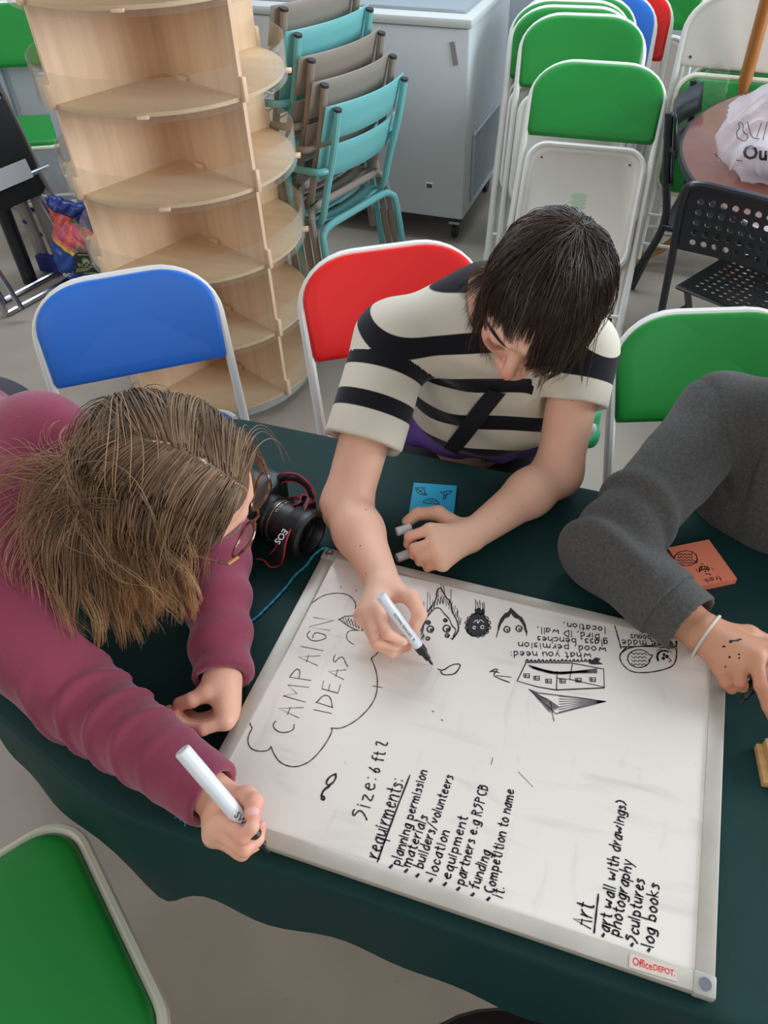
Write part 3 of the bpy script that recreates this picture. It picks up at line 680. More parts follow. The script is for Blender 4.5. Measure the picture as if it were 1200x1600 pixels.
# ------------------------------------------------------------ camera on the table
def dslr():
    A = np.array(G(487, 838, TT+.040)); B = np.array(G(400, 795, TT+.043)); ax = A-B; ax /= np.linalg.norm(ax)    # lens axis, pointing out of the front
    R = frame(np.cross((0, 0, 1), ax), (0, 0, 1)); R = np.column_stack([np.cross((0,0,1), ax)/np.linalg.norm(np.cross((0,0,1), ax)), np.cross(ax, np.cross((0,0,1), ax))/np.linalg.norm(np.cross((0,0,1), ax)), ax])
    R[:, 1] = np.cross(ax, R[:, 0])
    t = thing("dslr_camera", 'black camera with a large lens and red-edged strap, lying beside the whiteboard', 'camera', (A[0], A[1], TT))
    q = A-np.array([A[0], A[1], TT])
    bk = M['blackplastic']; Lc = lambda z: q+ax*(z)
    glass = mat('lens_glass', (10, 12, 16), .04, coat=1); 
    def la(name, prof, m, par=t): return MB().lathe(prof, c=q, R=R, n=48).build(name, m, par, ang=30)
    # hood/front ring with ribs
    mb = MB(); mb.lathe([(.030, -.034), (.038, -.034), (.0405, -.030), (.0405, -.004), (.037, 0), (.0325, 0), (.031, -.003), (.029, -.014), (.029, -.030)], c=q, R=R, n=64)
    hood = mb.build('lens_hood', bk, t)
    mb = MB()
    for i in range(90):
        a = 2*PI*i/90; d = R @ np.array([math.cos(a), math.sin(a), 0]); mb.tube([q+d*.0404-ax*.030, q+d*.0404-ax*.012], .0008, 4)
    tag(mb.build('grip_ribs', bk, hood), kind='stuff')
    la('front_element', [(0, -.010), (.012, -.0105), (.022, -.013), (.027, -.016), (.0275, -.020), (0, -.021)], glass)
    la('inner_ring', [(.0272, -.018), (.0300, -.016), (.0300, -.030), (.0272, -.030)], mat('grey_lens_ring', (70, 72, 78), .3))
    la('lens_barrel', [(0, -.030), (.034, -.030), (.0345, -.034), (.0345, -.052), (.0335, -.053), (.0335, -.070), (.036, -.073), (.036, -.088), (0, -.088)], bk)
    la('gold_ring', [(.0338, -.0615), (.0350, -.0615), (.0350, -.0628), (.0338, -.0628)], mat('gold_trim', (180, 150, 92), .3, metal=.8))
    MB().rbox(q-ax*.112, (.120, .082, .052), .012, R=R).build('body', bk, t)
    MB().rbox(q-ax*.112+R[:, 1]*.048, (.052, .030, .046), .008, R=R).build('viewfinder_hump', bk, t)
    MB().rbox(q-ax*.096-R[:, 0]*.052, (.024, .080, .032), .010, R=R).build('hand_grip', M['rubber'], t)
    # lettering on the barrel
    wt = mat('white_print', (214, 214, 212), .5)
    def ring_text(txt, zz, size, ang, rad):
        cu = bpy.data.curves.new('lettering', 'FONT'); cu.body = txt; cu.size = size; cu.align_x = 'CENTER'; cu.align_y = 'CENTER'; cu.resolution_u = 2
        to = bpy.data.objects.new('lettering', cu); COL.objects.link(to); me = bpy.data.meshes.new_from_object(to.evaluated_get(bpy.context.evaluated_depsgraph_get())); bpy.data.objects.remove(to)
        V = np.array([v.co[:] for v in me.vertices]); a = ang+V[:, 0]/rad; Q = q+np.outer(np.cos(a)*rad, R[:, 0])+np.outer(np.sin(a)*rad, R[:, 1])+np.outer(zz-V[:, 1]*-1, ax)
        me.vertices.foreach_set('co', Q.ravel()); me.update(); me.materials.clear(); link('lettering', me, wt, t, smooth=False)
    ring_text('ZOOM LENS  1:3.5 - 5.6', -.0575, .0048, 1.2, .0345)
    # strap: a band with red edges
    mred = mat('red_strap_edge', (176, 34, 34), .6)
    def strap(pts, w, tilt):
        P = smooth_path([np.array(p)-np.array([A[0], A[1], TT]) for p in pts], 8); mb = MB(); mr = MB(); Ls, Rs = [], []
        for i, p in enumerate(P):
            tn = P[min(i+1, len(P)-1)]-P[max(i-1, 0)]; tn /= np.linalg.norm(tn); u = np.array(tilt[min(i*len(tilt)//len(P), len(tilt)-1)], float); u -= tn*(u@tn); u /= np.linalg.norm(u)
            Ls.append(p+u*w/2); Rs.append(p-u*w/2)
        V = Ls+Rs; n = len(Ls); th = np.array([0, 0, .0])
        mb.add(V, [(i, i+1, n+i+1, n+i) for i in range(n-1)]); s = mb.build('strap', M['black'], t)
        md = s.modifiers.new('thick', 'SOLIDIFY'); md.thickness = .0016; md.offset = 0
        mr.tube(Ls, .0013, 6); mr.tube(Rs, .0013, 6); mr.build('strap_edging', mred, s)
    zt = TT
    strap([G(432,752,.80), G(445,746,.82), G(465,748,.82), G(482,762,.815), G(489,780,.80), G(484,796,.785), G(470,800,.78)], .014, [(0, .3, 1)])
    strap([G(448,790,.785), G(462,784,.80), G(474,782,.803), G(468,800,.80), G(452,820,.795), G(441,845,.785), G(436,866,.765), G(425,876,.738), G(405,874,.735)], .022, [(.8, -.3, .5)])
    text_mesh('EOS', .014, wt, t, np.column_stack([(-.35, -.80, -.48), (.78, -.05, -.5), (0, 0, 1)]) @ np.eye(3), np.array(G(439, 838, .797))-np.array([A[0], A[1], TT]), bold=.0002)
dslr()
# ------------------------------------------------------------ folding chairs
def pad_outline(hw=.214, t0=.69, t1=.923, r=.135, n=10):
    P = [(-hw+.004, t0+.012), (-hw+.014, t0)]
    P += [(hw-.014, t0), (hw-.004, t0+.012)]
    for i in range(n+1):
        a = PI/2*i/n; P.append((hw-r+r*math.cos(a), t1-.105+.105*math.sin(a)))
    for i in range(n+1):
        a = PI/2+PI/2*i/n; P.append((-hw+r+r*math.cos(a), t1-.105+.105*math.sin(a)))
    return P
def pillow(mb, poly, T, y0, th, sgn, rings=6, curve=None):
    """cushion on outline poly in the (s, t) plane, bulging by th to the side sgn; T maps (s, t, off)"""
    c = np.mean(np.array(poly), 0); V = []; n = len(poly)
    fr = [(1, 0), (.995, .35), (.975, .7), (.93, .92), (.8, 1.0), (.5, 1.04), (.2, 1.05)]
    for s, h in fr:
        for p in poly:
            q = c+(np.array(p)-c)*s; cv = curve(q[0], q[1]) if curve else 0; V.append(T(q[0], q[1], y0+sgn*h*th+cv))
    F_ = [(k*n+i, k*n+(i+1) % n, (k+1)*n+(i+1) % n, (k+1)*n+i) for k in range(len(fr)-1) for i in range(n)]+[tuple((len(fr)-1)*n+i for i in range(n))]
    mb.add(V, F_)
def folding_chair(label, color, lean, folded=False, group=None, par_loc=(0,0,0), rz=0, sc=1, back_only=False, cat='chair', seat_gap=.04, simple=False):
    """local: origin between the front feet, main frame leaning back towards +y by `lean`; sitter faces -y"""
    t = thing('folding_chair', label, cat, par_loc, rz, group)
    cl, sl = math.cos(lean), math.sin(lean)
    def T(s, tt, off): return np.array([s*sc, (tt*sl+off*cl)*sc, (tt*cl-off*sl)*sc])     # off < 0: sitter's side
    curve = lambda s, tt: .022*(1-(s/.207)**2)*min(1, max(0, (tt-.5)/.2))                # back bows away
    r = .0115*sc
    # main frame: inverted U
    P = [(-.215, .0), (-.215, .40), (-.214, .72)]
    for i in range(9):
        a = PI-PI/2*i/8; P.append((-.075+.139*math.cos(a), .80+.122*math.sin(a)))
    P += [(-s, tt) for s, tt in P[::-1]]
    mb = MB(); mb.tube([T(s, tt, curve(s, tt) if tt > .7 else 0) for s, tt in P], r, 10); mb.build('frame', M['white'], t)
    mb = MB(); pillow(mb, pad_outline(), T, -.002, .017, -1, curve=curve); pillow(mb, pad_outline(), T, -.001, .006, 1, curve=curve)
    bp = mb.build('backrest', M[color], t, ang=70)
    if not folded:
        mb = MB(); mb.tube([T(-.215, .14, 0), T(.215, .14, 0)], .008*sc, 8); mb.build('stretcher', M['white'], t)
    sw, sd = .385, .375
    if folded:
        t1 = .665; zc = t1-sd/2
        def TS(s, y, off): return T(s, zc+y, off)
        rimoff, side = -.012, 1      # cushion faces the rear legs, pan faces the sitter's side
        sgn = 1
    else:
        zs = .45/sc; tt0 = zs/cl; yc = tt0*sl-.135
        def TS(s, y, off): return np.array([s*sc, (yc+y)*sc, (zs+off)*sc])
        rimoff = 0; sgn = 1
    outl = rrect(sw, sd, .062, 7)
    mb = MB(); mb.tube([TS(x, y, rimoff) for x, y in outl], .0095*sc, 8, closed=True); mb.build('seat_rim', M['cream' if not folded else 'white'], t)
    pan = [(x*.985, y*.985) for x, y in outl]; c2_ = [(x*.93, y*.93) for x, y in outl]; c3_ = [(x*.88, y*.88) for x, y in outl]
    n = len(outl); s0 = -1
    V = [TS(x, y, rimoff-.001*sgn) for x, y in pan]+[TS(x, y, rimoff-.004*sgn) for x, y in c2_]+[TS(x, y, rimoff+.003*sgn) for x, y in c3_]
    sp_ = MB().add(V, [(k*n+i, k*n+(i+1) % n, (k+1)*n+(i+1) % n, (k+1)*n+i) for k in (0, 1) for i in range(n)]+[tuple(2*n+i for i in range(n))]).build('seat_pan', M['whiteside'], t, ang=60)
    if folded and not simple:
        mb = MB()
        for x, y in ((-.145, .145), (.145, .145), (-.145, -.15), (.145, -.15), (0, -.03)):
            mb.tube([TS(x, y, rimoff+.003), TS(x, y, rimoff+.0008)], .0035, 8)
        mb.build('rivet', M['rubber'], sp_)
        mb = MB()
        for i in range(9): mb.add([TS(-.030+.006*(i % 3), -.005+i*.0058, rimoff-.0005+.0025), TS(.022+.005*(i % 2), -.005+i*.0058, rimoff-.0005+.0025), TS(.022+.005*(i % 2), -.0015+i*.0058, rimoff-.0005+.0025), TS(-.030+.006*(i % 3), -.0015+i*.0058, rimoff-.0005+.0025)], [(0, 1, 2, 3)])
        tag(mb.build('printed_label', mat('pale_green_print', (176, 206, 176), .6), sp_, smooth=False), kind='stuff')
    mb = MB(); pillow(mb, [(x*.96, y*.96) for x, y in outl], TS, rimoff+.004, .022, 1); mb.build('seat_cushion', M[color], t, ang=70)
    # rear legs
    if folded:
        o = .030
        for q in (-1, 1): MB().tube([T(q*.196, .46, o*.4), T(q*.196, .03, o)], r*.95, 8).build('rear_leg', M['white'], t)
        for tt in (.10, .20): MB().tube([T(-.196, tt, o), T(.196, tt, o)], .007*sc, 8).build('stretcher', M['white'], t)
        MB().tube([T(-.215, .14, 0), T(.215, .14, 0)], .007*sc, 8).build('stretcher', M['white'], t)
    else:
        yt = (yc-.12); zt = zs-.03
        for s in (-1, 1):
            MB().tube([np.array([s*.190*sc, yt*sc, zt*sc]), np.array([s*.196*sc, (yc+.30)*sc, .012])], r*.95, 8).build('rear_leg', M['white'], t)
        k = .75; MB().tube([np.array([-.194*sc, (yt+k*(yc+.30-yt))*sc, zt*sc*(1-k)]), np.array([.194*sc, (yt+k*(yc+.30-yt))*sc, zt*sc*(1-k)])], .008, 8).build('stretcher', M['white'], t)
        for s in (-1, 1): MB().tube([np.array([s*.196*sc, (yc+.298)*sc, .018]), np.array([s*.197*sc, (yc+.304)*sc, .001])], r*1.3, 10).build('foot_cap', M['white'], t)
    for s in (-1, 1): MB().tube([T(s*.215, .035, 0), T(s*.215, -.002, 0)], r*1.25, 10).build('foot_cap', M['white'], t)
    return t
folding_chair('red folding chair with white frame behind the striped-shirt person', 'red', .503, par_loc=(.046, .923, .012), rz=.561, sc=.993)
folding_chair('blue folding chair with white frame, backrest behind the long light brown hair', 'blue', .432, par_loc=(-.513, .735, .012), rz=.64, sc=.945)
folding_chair('green folding chair with white frame behind the grey-sweatshirt person', 'green', .504, par_loc=(.686, .863, .012), rz=.346, sc=.96)
# green seat at the bottom left: only its seat is in view
ch = folding_chair('green folding chair seen from above in the bottom left corner, cream-rimmed seat', 'green', .45)
ch['label'] = 'green folding chair seat with cream rim in the bottom left corner'
cA, cB = np.array(G(120, 1300, .45)), np.array(G(262, 1600, .45)); dr = cB-cA; an = math.atan2(dr[1], dr[0]); dr = dr/np.linalg.norm(dr)
# the seat's right-hand edge runs from cA to cB; its far edge leaves cA towards the left
nl = np.array([-dr[1], dr[0], 0]); nl = -nl if nl[0] > 0 else nl
yc_l = .45/math.cos(.45)*math.sin(.45)-.135
exl = -nl; # local +x points out of the right-hand edge
rzc = math.atan2(exl[0], -exl[1]); ctr = cA-exl*.185+dr*.165
Rl = rotm('Z', rzc); ch.rotation_euler = (0, 0, rzc)
ch.location = Vector(ctr-Rl @ np.array([0, yc_l, 0])); ch.location.z = .012
# the leaning stack
FS = folding_chair('green folding chair folded with its white seat underside showing, frontmost of the leaning group', 'green', .547, folded=True, par_loc=(.119, 2.239, .012), rz=.03, sc=1.057, group='folding chairs leaning in a group beside the freezer')
stack = [('green', .023, 2.70, .094, .42, 1.06, 'green folding chair second from the front of the leaning group'),
 ('green', -.035, 2.79, .085, .40, 1.06, 'green folding chair third from the front of the leaning group'),
 ('green', -.055, 2.87, .08, .385, 1.06, 'green folding chair fourth from the front of the leaning group'),
 ('green', -.045, 2.945, .075, .37, 1.06, 'green folding chair directly in front of the blue one in the leaning group'),
 ('blue', .02, 3.02, .06, .36, 1.06, 'blue folding chair between green and red ones in the leaning group'),
 ('red', .075, 3.11, .06, .345, 1.06, 'red folding chair at the back of the leaning group')]
for c, x, y, rz, ln, sc, lb in stack:
    folding_chair(lb, c, ln, folded=True, par_loc=(x, y, .012), rz=rz, sc=sc, group='folding chairs leaning in a group beside the freezer', simple=True)
folding_chair('green folding chair edge behind the red one at the wall', 'green', .20, folded=True, par_loc=(.16, 3.60, .012), rz=.0, sc=1.06, simple=True)
# second group, backs turned
def flipped(label, c, x, y, rz, ln, sc=1.06):
    """folded chair turned so that its metal back and its cushion face the room"""
    t = thing('folding_chair', label, 'chair', (x, y, .012), rz, 'folded chairs standing behind the round table')
    cl, sl = math.cos(ln), math.sin(ln)
    def T(s, tt, off): return np.array([s*sc, (tt*sl+off*cl)*sc, (tt*cl-off*sl)*sc])
    P = [(-.215, .0), (-.215, .40), (-.214, .72)]
    for i in range(9):
        a = PI-PI/2*i/8; P.append((-.075+.139*math.cos(a), .80+.122*math.sin(a)))
    P += [(-s, tt) for s, tt in P[::-1]]
    MB().tube([T(s, tt, 0) for s, tt in P], .0122, 10).build('frame', M['white'], t)
    ol_ = pad_outline(t0=.70); mb = MB(); pillow(mb, ol_, T, -.004, .004, -1); mb.build('backrest_plate', M['whiteside'], t, ang=60)
    mb = MB(); pillow(mb, ol_, T, .002, .016, 1); mb.build('backrest', M[c], t, ang=70)
    for sx in (-.175, .175): MB().tube([T(sx, .73, -.007), T(sx, .73, -.010)], .005, 10).build('rivet', M['rubber'], t)
    zc = .475; outl = rrect(.385, .40, .062, 7)
    def TS(s, y, off): return T(s, zc+y, off)
    MB().tube([TS(a, b, -.03) for a, b in outl], .0105, 8, closed=True).build('seat_rim', M['cream'], t)
    mb = MB(); pillow(mb, [(a*.965, b*.965) for a, b in outl], TS, -.032, .016, -1); mb.build('seat_cushion', M[c], t, ang=70)
    mb = MB(); pillow(mb, [(a*.965, b*.965) for a, b in outl], TS, -.026, .003, 1); mb.build('seat_pan', M['whiteside'], t, ang=70)
    for sx in (-1, 1): MB().tube([T(sx*.196, .46, -.02), T(sx*.196, .02, -.045)], .0115, 8).build('rear_leg', M['white'], t)
    for tt, o in ((.08, -.045), (.19, -.04)): MB().tube([T(-.196, tt, o), T(.196, tt, o)], .0075, 8).build('stretcher', M['white'], t)
    MB().tube([T(-.215, .14, 0), T(.215, .14, 0)], .0075, 8).build('stretcher', M['white'], t)
    return t
flipped('folding chair with white metal back and green seat, nearest behind the round table', 'green', .56, 3.02, -.05, .27)
flipped('folding chair squeezed behind the nearest white-backed one, mostly hidden', 'green', .60, 3.14, -.04, .25)
# ------------------------------------------------------------ stacked garden armchairs
M['teal'] = mat('teal_powder_coat', (112, 184, 184), .42, bump=(500, .04)); M['taupe'] = mat('taupe_powder_coat', (146, 136, 124), .42, bump=(500, .04))
def garden_chair(label, c, loc, rz, seat=True):
    """local: faces -y; rear legs at y=0; width along x"""
    t = thing('garden_armchair', label, 'chair', loc, rz, 'metal garden armchairs stacked beside the freezer'); m = M[c]; hw = .18
    yb = .10
    for s in (-1, 1):
        mb = MB(); mb.tube(smooth_path([(s*hw, -.03, .435), (s*hw, .0, .47), (s*hw, .025, .56), (s*hw, .07, .70), (s*hw, yb, .83)], 4), .0125, 10); mb.build('back_post', m, t)
        MB().tube([(s*hw, yb-.0005, .829), (s*hw, yb+.0015, .837)], .0128, 10).build('post_plug', M['rubber'], t)
        arm = smooth_path([(s*hw, .045, .640), (s*(hw+.035), .03, .640), (s*(hw+.045), -.03, .637), (s*(hw+.045), -.26, .628), (s*(hw+.045), -.34, .60), (s*(hw+.04), -.37, .53), (s*(hw+.03), -.40, .30), (s*(hw+.06), -.43, .008)], 5)
        MB().tube(arm, .0115, 10).build('armrest_and_front_leg', m, t)
        mb = MB(); mb.tube(smooth_path([(s*hw*.2, .012, .437), (s*hw*.8, .012, .437), (s*(hw+.02), .014, .42), (s*(hw+.04), .03, .36), (s*(hw+.055), .075, .008)], 5), .0125, 10); mb.build('rear_leg', m, t)
        MB().tube([(s*hw, -.02, .432), (s*hw, -.40, .440)], .011, 8).build('seat_rail', m, t)
    MB().tube([(-hw*.8, .012, .437), (hw*.8, .012, .437)], .0125, 10).build('rear_rail', m, t)
    for z0, z1, bow in ((.735, .845, 1), (.605, .715, 1)):
        def fn(u, v, z0=z0, z1=z1):
            x = (u-.5)*2*(hw+.028); z = z0+(z1-z0)*v; return np.array([x, .022+(z-.56)*.30+.038*(1-(x/(hw+.028))**2)-.034, z])
        mb = MB(); n = 14; mb.grid(fn, n, 3); sl = mb.build('back_slat', m, t, ang=60); md = sl.modifiers.new('thick', 'SOLIDIFY'); md.thickness = .004
        bv = sl.modifiers.new('round', 'BEVEL'); bv.width = .001; bv.segments = 1
    for i in range(5):
        y0 = -.02-i*.082
        def fn(u, v, y0=y0):
            x = (u-.5)*2*(hw-.006); y = y0-.070*v; return np.array([x, y, .447-.022*(1-(x/hw)**2)-.006*math.sin(PI*v)])
        sl = MB().grid(fn, 10, 3).build('seat_slat', m, t, ang=60); md = sl.modifiers.new('thick', 'SOLIDIFY'); md.thickness = .003
    return t
dirv = np.array([.102, .334]); rzc = math.atan2(dirv[1], dirv[0])+PI      # slats run along local x; sitter faces away to the left
base = np.array([-.662, 2.295]);
lbs = ['teal garden armchair, lowest and nearest of the stack', 'taupe garden armchair directly above the lowest teal one', 'taupe garden armchair in the middle of the stack', 'teal garden armchair between two taupe ones in the stack', 'taupe garden armchair nearest the top of the picture in the stack', 'taupe garden armchair at the very top of the stack']
fwd = np.array([math.sin(rzc), -math.cos(rzc)])
if fwd[0] > 0: rzc -= PI; fwd = -fwd
for k, c in enumerate(['teal', 'taupe', 'taupe', 'teal', 'taupe']):
    p = base+fwd*.045*k; garden_chair(lbs[k], c, (p[0], p[1], .062*k), rzc)
# ------------------------------------------------------------ chest freezer
fz = thing('chest_freezer', 'white chest freezer on castors with a side vent grille', 'freezer', (-.431, 2.99, 0))
an = math.atan2(.0, 1)-.02
Rf = rotm('Z', -.022)
def Fp(x, y, z): return Rf @ np.array([x, y, z])
w, dp, z0, z1 = 1.02, .66, .115, .86
MB().rbox(Fp(-w/2, dp/2, (z0+z1)/2), (w, dp, z1-z0), .012, R=Rf).build('body', M['freezer'], fz)
MB().rbox(Fp(-w/2, dp/2, z1+.018), (w+.02, dp+.02, .034), .010, R=Rf).build('lid_rim', mat('grey_rim', (196, 200, 196), .4), fz)
MB().rbox(Fp(-w/2, dp/2+.02, z1+.040), (w-.07, dp-.09, .018), .008, R=Rf).build('sliding_lid', mat('lid_glass', (150, 160, 166), .08, coat=1), fz)
MB().box(Fp(-w/2, dp/2, z0-.008), (w-.03, dp-.03, .02), R=Rf).build('underside', M['rubber'], fz, smooth=False)
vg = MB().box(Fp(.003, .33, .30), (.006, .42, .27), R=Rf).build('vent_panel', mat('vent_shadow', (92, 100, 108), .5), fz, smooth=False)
mb = MB()
mg = mat('vent_grille_plastic', (172, 182, 190), .45)
for i in range(30): mb.box(Fp(.007, .33, .172+i*.0088), (.003, .41, .0026), R=Rf)
for i in range(44): mb.box(Fp(.0075, .128+i*.0094, .30), (.002, .0026, .26), R=Rf)
tag(mb.build('grille_mesh', mg, vg, smooth=False), kind='stuff')
mb = MB(); mb.rbox(Fp(.006, .33, .44), (.010, .44, .012), .002, R=Rf); mb.rbox(Fp(.006, .33, .16), (.010, .44, .012), .002, R=Rf); mb.rbox(Fp(.006, .115, .30), (.010, .012, .27), .002, R=Rf); mb.rbox(Fp(.006, .545, .30), (.010, .012, .27), .002, R=Rf); mb.build('vent_frame', mg, fz)
MB().rbox(Fp(-.155, -.003, .255), (.032, .006, .026), .002, R=Rf).build('indicator_frame', M['white'], fz); MB().box(Fp(-.155, -.007, .255), (.024, .003, .017), R=Rf).build('indicator', mat('indicator_dark', (70, 72, 60), .3), fz, smooth=False)
MB().box(Fp(-.060, -.002, .775), (.020, .003, .082), R=Rf @ rotm('Y', -.22)).build('tape_strip', mat('grey_tape', (146, 144, 138), .5), fz, smooth=False)
for x, y in ((-.05, .06), (-.05, .60), (-w+.05, .06), (-w+.05, .60)):
    k = MB().rbox(Fp(x, y, .088), (.05, .05, .028), .004, R=Rf).build('castor_bracket', M['chrome'], fz)
    MB().lathe([(0, -.012), (.030, -.012), (.034, -.008), (.034, .008), (.030, .012), (0, .012)], c=Fp(x, y+.008, .036), R=Rf @ rotm('Y', PI/2), n=24).build('castor_wheel', M['blackplastic'], k)
# ------------------------------------------------------------ display shelf
ds = thing('display_shelf', 'round birch plywood display tower with clear acrylic guards round each shelf', 'shelf unit', (-1.015, 1.795, 0))
rS = .345; a0 = math.atan2(1.659-1.795, -.697+1.015)          # direction of the front right panel edge
aF = a0; aL = a0-PI/2
levels = [.050, .284, .520, .752, .985, 1.215, 1.445]; H = 1.66; th = .011
def panel(ang, name='divider_panel'):
    R = rotm('Z', ang); o = MB().box(R @ np.array([rS/2, 0, H/2+.02]), (rS-.004, th, H-.04), R=R).build(name, M['wood'], ds, smooth=False); return o
for k in range(4): panel(aF+k*PI/2)
for lv in levels:
    mb = MB(); mb.lathe([(0, lv-.005), (rS-.006, lv-.005), (rS-.006, lv+.005), (0, lv+.005)], n=64); sh = mb.build('shelf', M['woodface'], ds, ang=30)
    for k in range(4):
        a = aF+k*PI/2
        # clip tabs at the panels' ends and pegs half-way round
        MB().rbox(rotm('Z', a) @ np.array([rS+.004, 0, lv+.024]), (.016, th+.003, .060), .003, R=rotm('Z', a)).build('clip', M['wood'], sh)
        a2 = a+PI/4; MB().rbox(rotm('Z', a2) @ np.array([rS+.004, 0, lv-.002]), (.018, .030, .008), .002, R=rotm('Z', a2)).build('clip', M['wood'], sh)
        MB().rbox(rotm('Z', a) @ np.array([rS*.30, -.012, lv+.011]), (.038, .012, .014), .002, R=rotm('Z', a)).build('tab', M['wood'], sh)
    mb = MB()
    for k in range(4):
        a1 = aF+k*PI/2+.02; a2 = a1+PI/2-.04; n = 18
        V = []; r1, r2 = rS-.002, rS+.001
        for i in range(n+1):
            a = a1+(a2-a1)*i/n; c, s = math.cos(a), math.sin(a); zb, zt = lv-.018, lv+.082
            V += [(r1*c, r1*s, zb), (r2*c, r2*s, zb), (r2*c, r2*s, zt), (r1*c, r1*s, zt)]
        F_ = []
        for i in range(n): F_ += [tuple(4*i+q for q in (1, 5-0, 6, 2))[:1]+(4*i+5, 4*i+6, 4*i+2), (4*i, 4*i+3, 4*i+7, 4*i+4), (4*i+2, 4*i+6, 4*i+7, 4*i+3), (4*i, 4*i+4, 4*i+5, 4*i+1)]
        F_ += [(0, 1, 2, 3), (4*n, 4*n+3, 4*n+2, 4*n+1)]
        MB().add(V, F_).build('acrylic_guard', M['acrylic'], sh, ang=30)
MB().lathe([(0, .0), (rS-.03, .0), (rS-.03, .044), (0, .044)], n=48).build('base', mat('grey_plinth', (176, 180, 180), .4), ds, ang=30)
# ------------------------------------------------------------ round table and what stands on it
RT = (1.275, 2.385); RR = .862
rt = thing('round_table', 'round brown laminate table at the right edge with a plastic bag on it', 'table', (RT[0], RT[1], 0))
MB().lathe([(0, .712), (RR-.01, .712), (RR-.002, .716), (RR-.002, .738), (RR-.008, .741), (0, .741)], n=96).build('tabletop', mat('brown_laminate', (128, 74, 56), .22, vary=(20, .5), rgb2=(108, 58, 44), coat=.35), rt)
MB().lathe([(RR-.001, .714), (RR+.004, .716), (RR+.004, .737), (RR-.001, .739)], n=96).build('edge_band', M['rubber'], rt)
MB().tube([(0, 0, .03), (0, 0, .71)], .04, 16).build('column', M['black'], rt)
MB().lathe([(0, 0), (.30, 0), (.30, .012), (.06, .035), (0, .035)], n=40).build('foot', M['black'], rt)
# carrier bag
def bag_mat():
    m = mat('thin_plastic_film', (236, 232, 238), .25, spec=.7, bump=(30, .8)); nt = m.node_tree; L = nt.links.new; b = nt.nodes['Principled BSDF']
    t = nt.nodes.new('ShaderNodeBsdfTransparent'); tr = nt.nodes.new('ShaderNodeBsdfTranslucent'); tr.inputs[0].default_value = (.85, .84, .88, 1)
    a = nt.nodes.new('ShaderNodeMixShader'); a.inputs[0].default_value = .35; c = nt.nodes.new('ShaderNodeMixShader'); c.inputs[0].default_value = .42
    L(b.outputs[0], a.inputs[1]); L(tr.outputs[0], a.inputs[2]); L(t.outputs[0], c.inputs[1]); L(a.outputs[0], c.inputs[2]); L(c.outputs[0], nt.nodes['Material Output'].inputs[0]); return m
MBAG = bag_mat()
bc = np.array([.66, 2.15, .741])
bg = thing('carrier_bag', 'translucent white plastic carrier bag with black print on the round brown table', 'bag', tuple(bc))
bw_ = [Cap((.57, 2.19, .815), (.86, 2.15, .82), .072, k=.03), Cap((.63, 2.11, .80), (.84, 2.03, .81), .062, k=.04), Cap((.60, 2.25, .84), (.84, 2.25, .98), .088, .07, k=.05), Cap((.66, 2.27, .93), (.86, 2.24, 1.02), .05, .05, k=.06), Cap((.575, 2.27, .80), (.60, 2.10, .80), .058, .05, k=.03)]
bs_ = [Cap(q.a-bc, q.b-bc, q.ra, q.rb, q.k) for q in bw_]
def crinkle(P):
    x, y, z = P[..., 0], P[..., 1], P[..., 2]
    return -.013*np.abs(np.sin(x*27+2.6*np.sin(z*23)+y*12))**.6-.010*np.abs(np.sin(z*36+2.2*np.sin(x*29)+y*21))**.6+.012
bgm = sdf_mesh('bag_film', bs_, .0048, MBAG, bg, disp=crinkle)
sdf_mesh('contents', [Ell((-.01, .02, .055), (.085, .06, .050)), Ell((.10, -.02, .05), (.07, .06, .045)), Ell((.06, .08, .12), (.09, .05, .07))], .008, mat('cream_contents', (216, 200, 196), .6, vary=(14, .8), rgb2=(178, 156, 168)), bg)
def print_on(txt, size, px, ang, prims, off, m, parent, name, disp=None, bold=0):
    cu = bpy.data.curves.new(name, 'FONT'); cu.body = txt; cu.size = 1; cu.align_x = 'CENTER'; cu.align_y = 'CENTER'; cu.resolution_u = 2; cu.offset = bold
    to = bpy.data.objects.new(name, cu); COL.objects.link(to); me = bpy.data.meshes.new_from_object(to.evaluated_get(bpy.context.evaluated_depsgraph_get())); bpy.data.objects.remove(to)
    c, s_ = math.cos(ang), math.sin(ang)
    for v in me.vertices:
        x, y = v.co.x*size, v.co.y*size; u = px[0]+x*c+y*s_; w = px[1]+x*s_-y*c
        v.co = on_surface(prims, u, w, disp=disp, off=off, lift=.0025)+off
    me.update(); me.materials.clear(); return link(name, me, m, parent, smooth=False)
mbp = mat('black_print', (28, 28, 34), .5)
print_on('Ou', 30, (1180, 240), .07, bw_, -bc, mbp, bg, 'lettering', crinkle, .03)
ln = MB()
for pts in ([(1152,215),(1150,206),(1156,200),(1153,190),(1162,194),(1160,206),(1170,212),(1164,222),(1152,215)], [(1168,190),(1174,215),(1186,217)], [(1182,214),(1190,192)], [(1192,218),(1199,190)], [(1117,240),(1122,246),(1128,252)], [(1150,250),(1160,252)]):
    P = [on_surface(bw_, *q, disp=crinkle, off=-bc, lift=.003)-bc for q in [tuple(p) for p in chaikin(pts, 1)]]; ln.tube(P, .0011, 4)
tag(ln.build('print_lines', mbp, bg), kind='stuff')
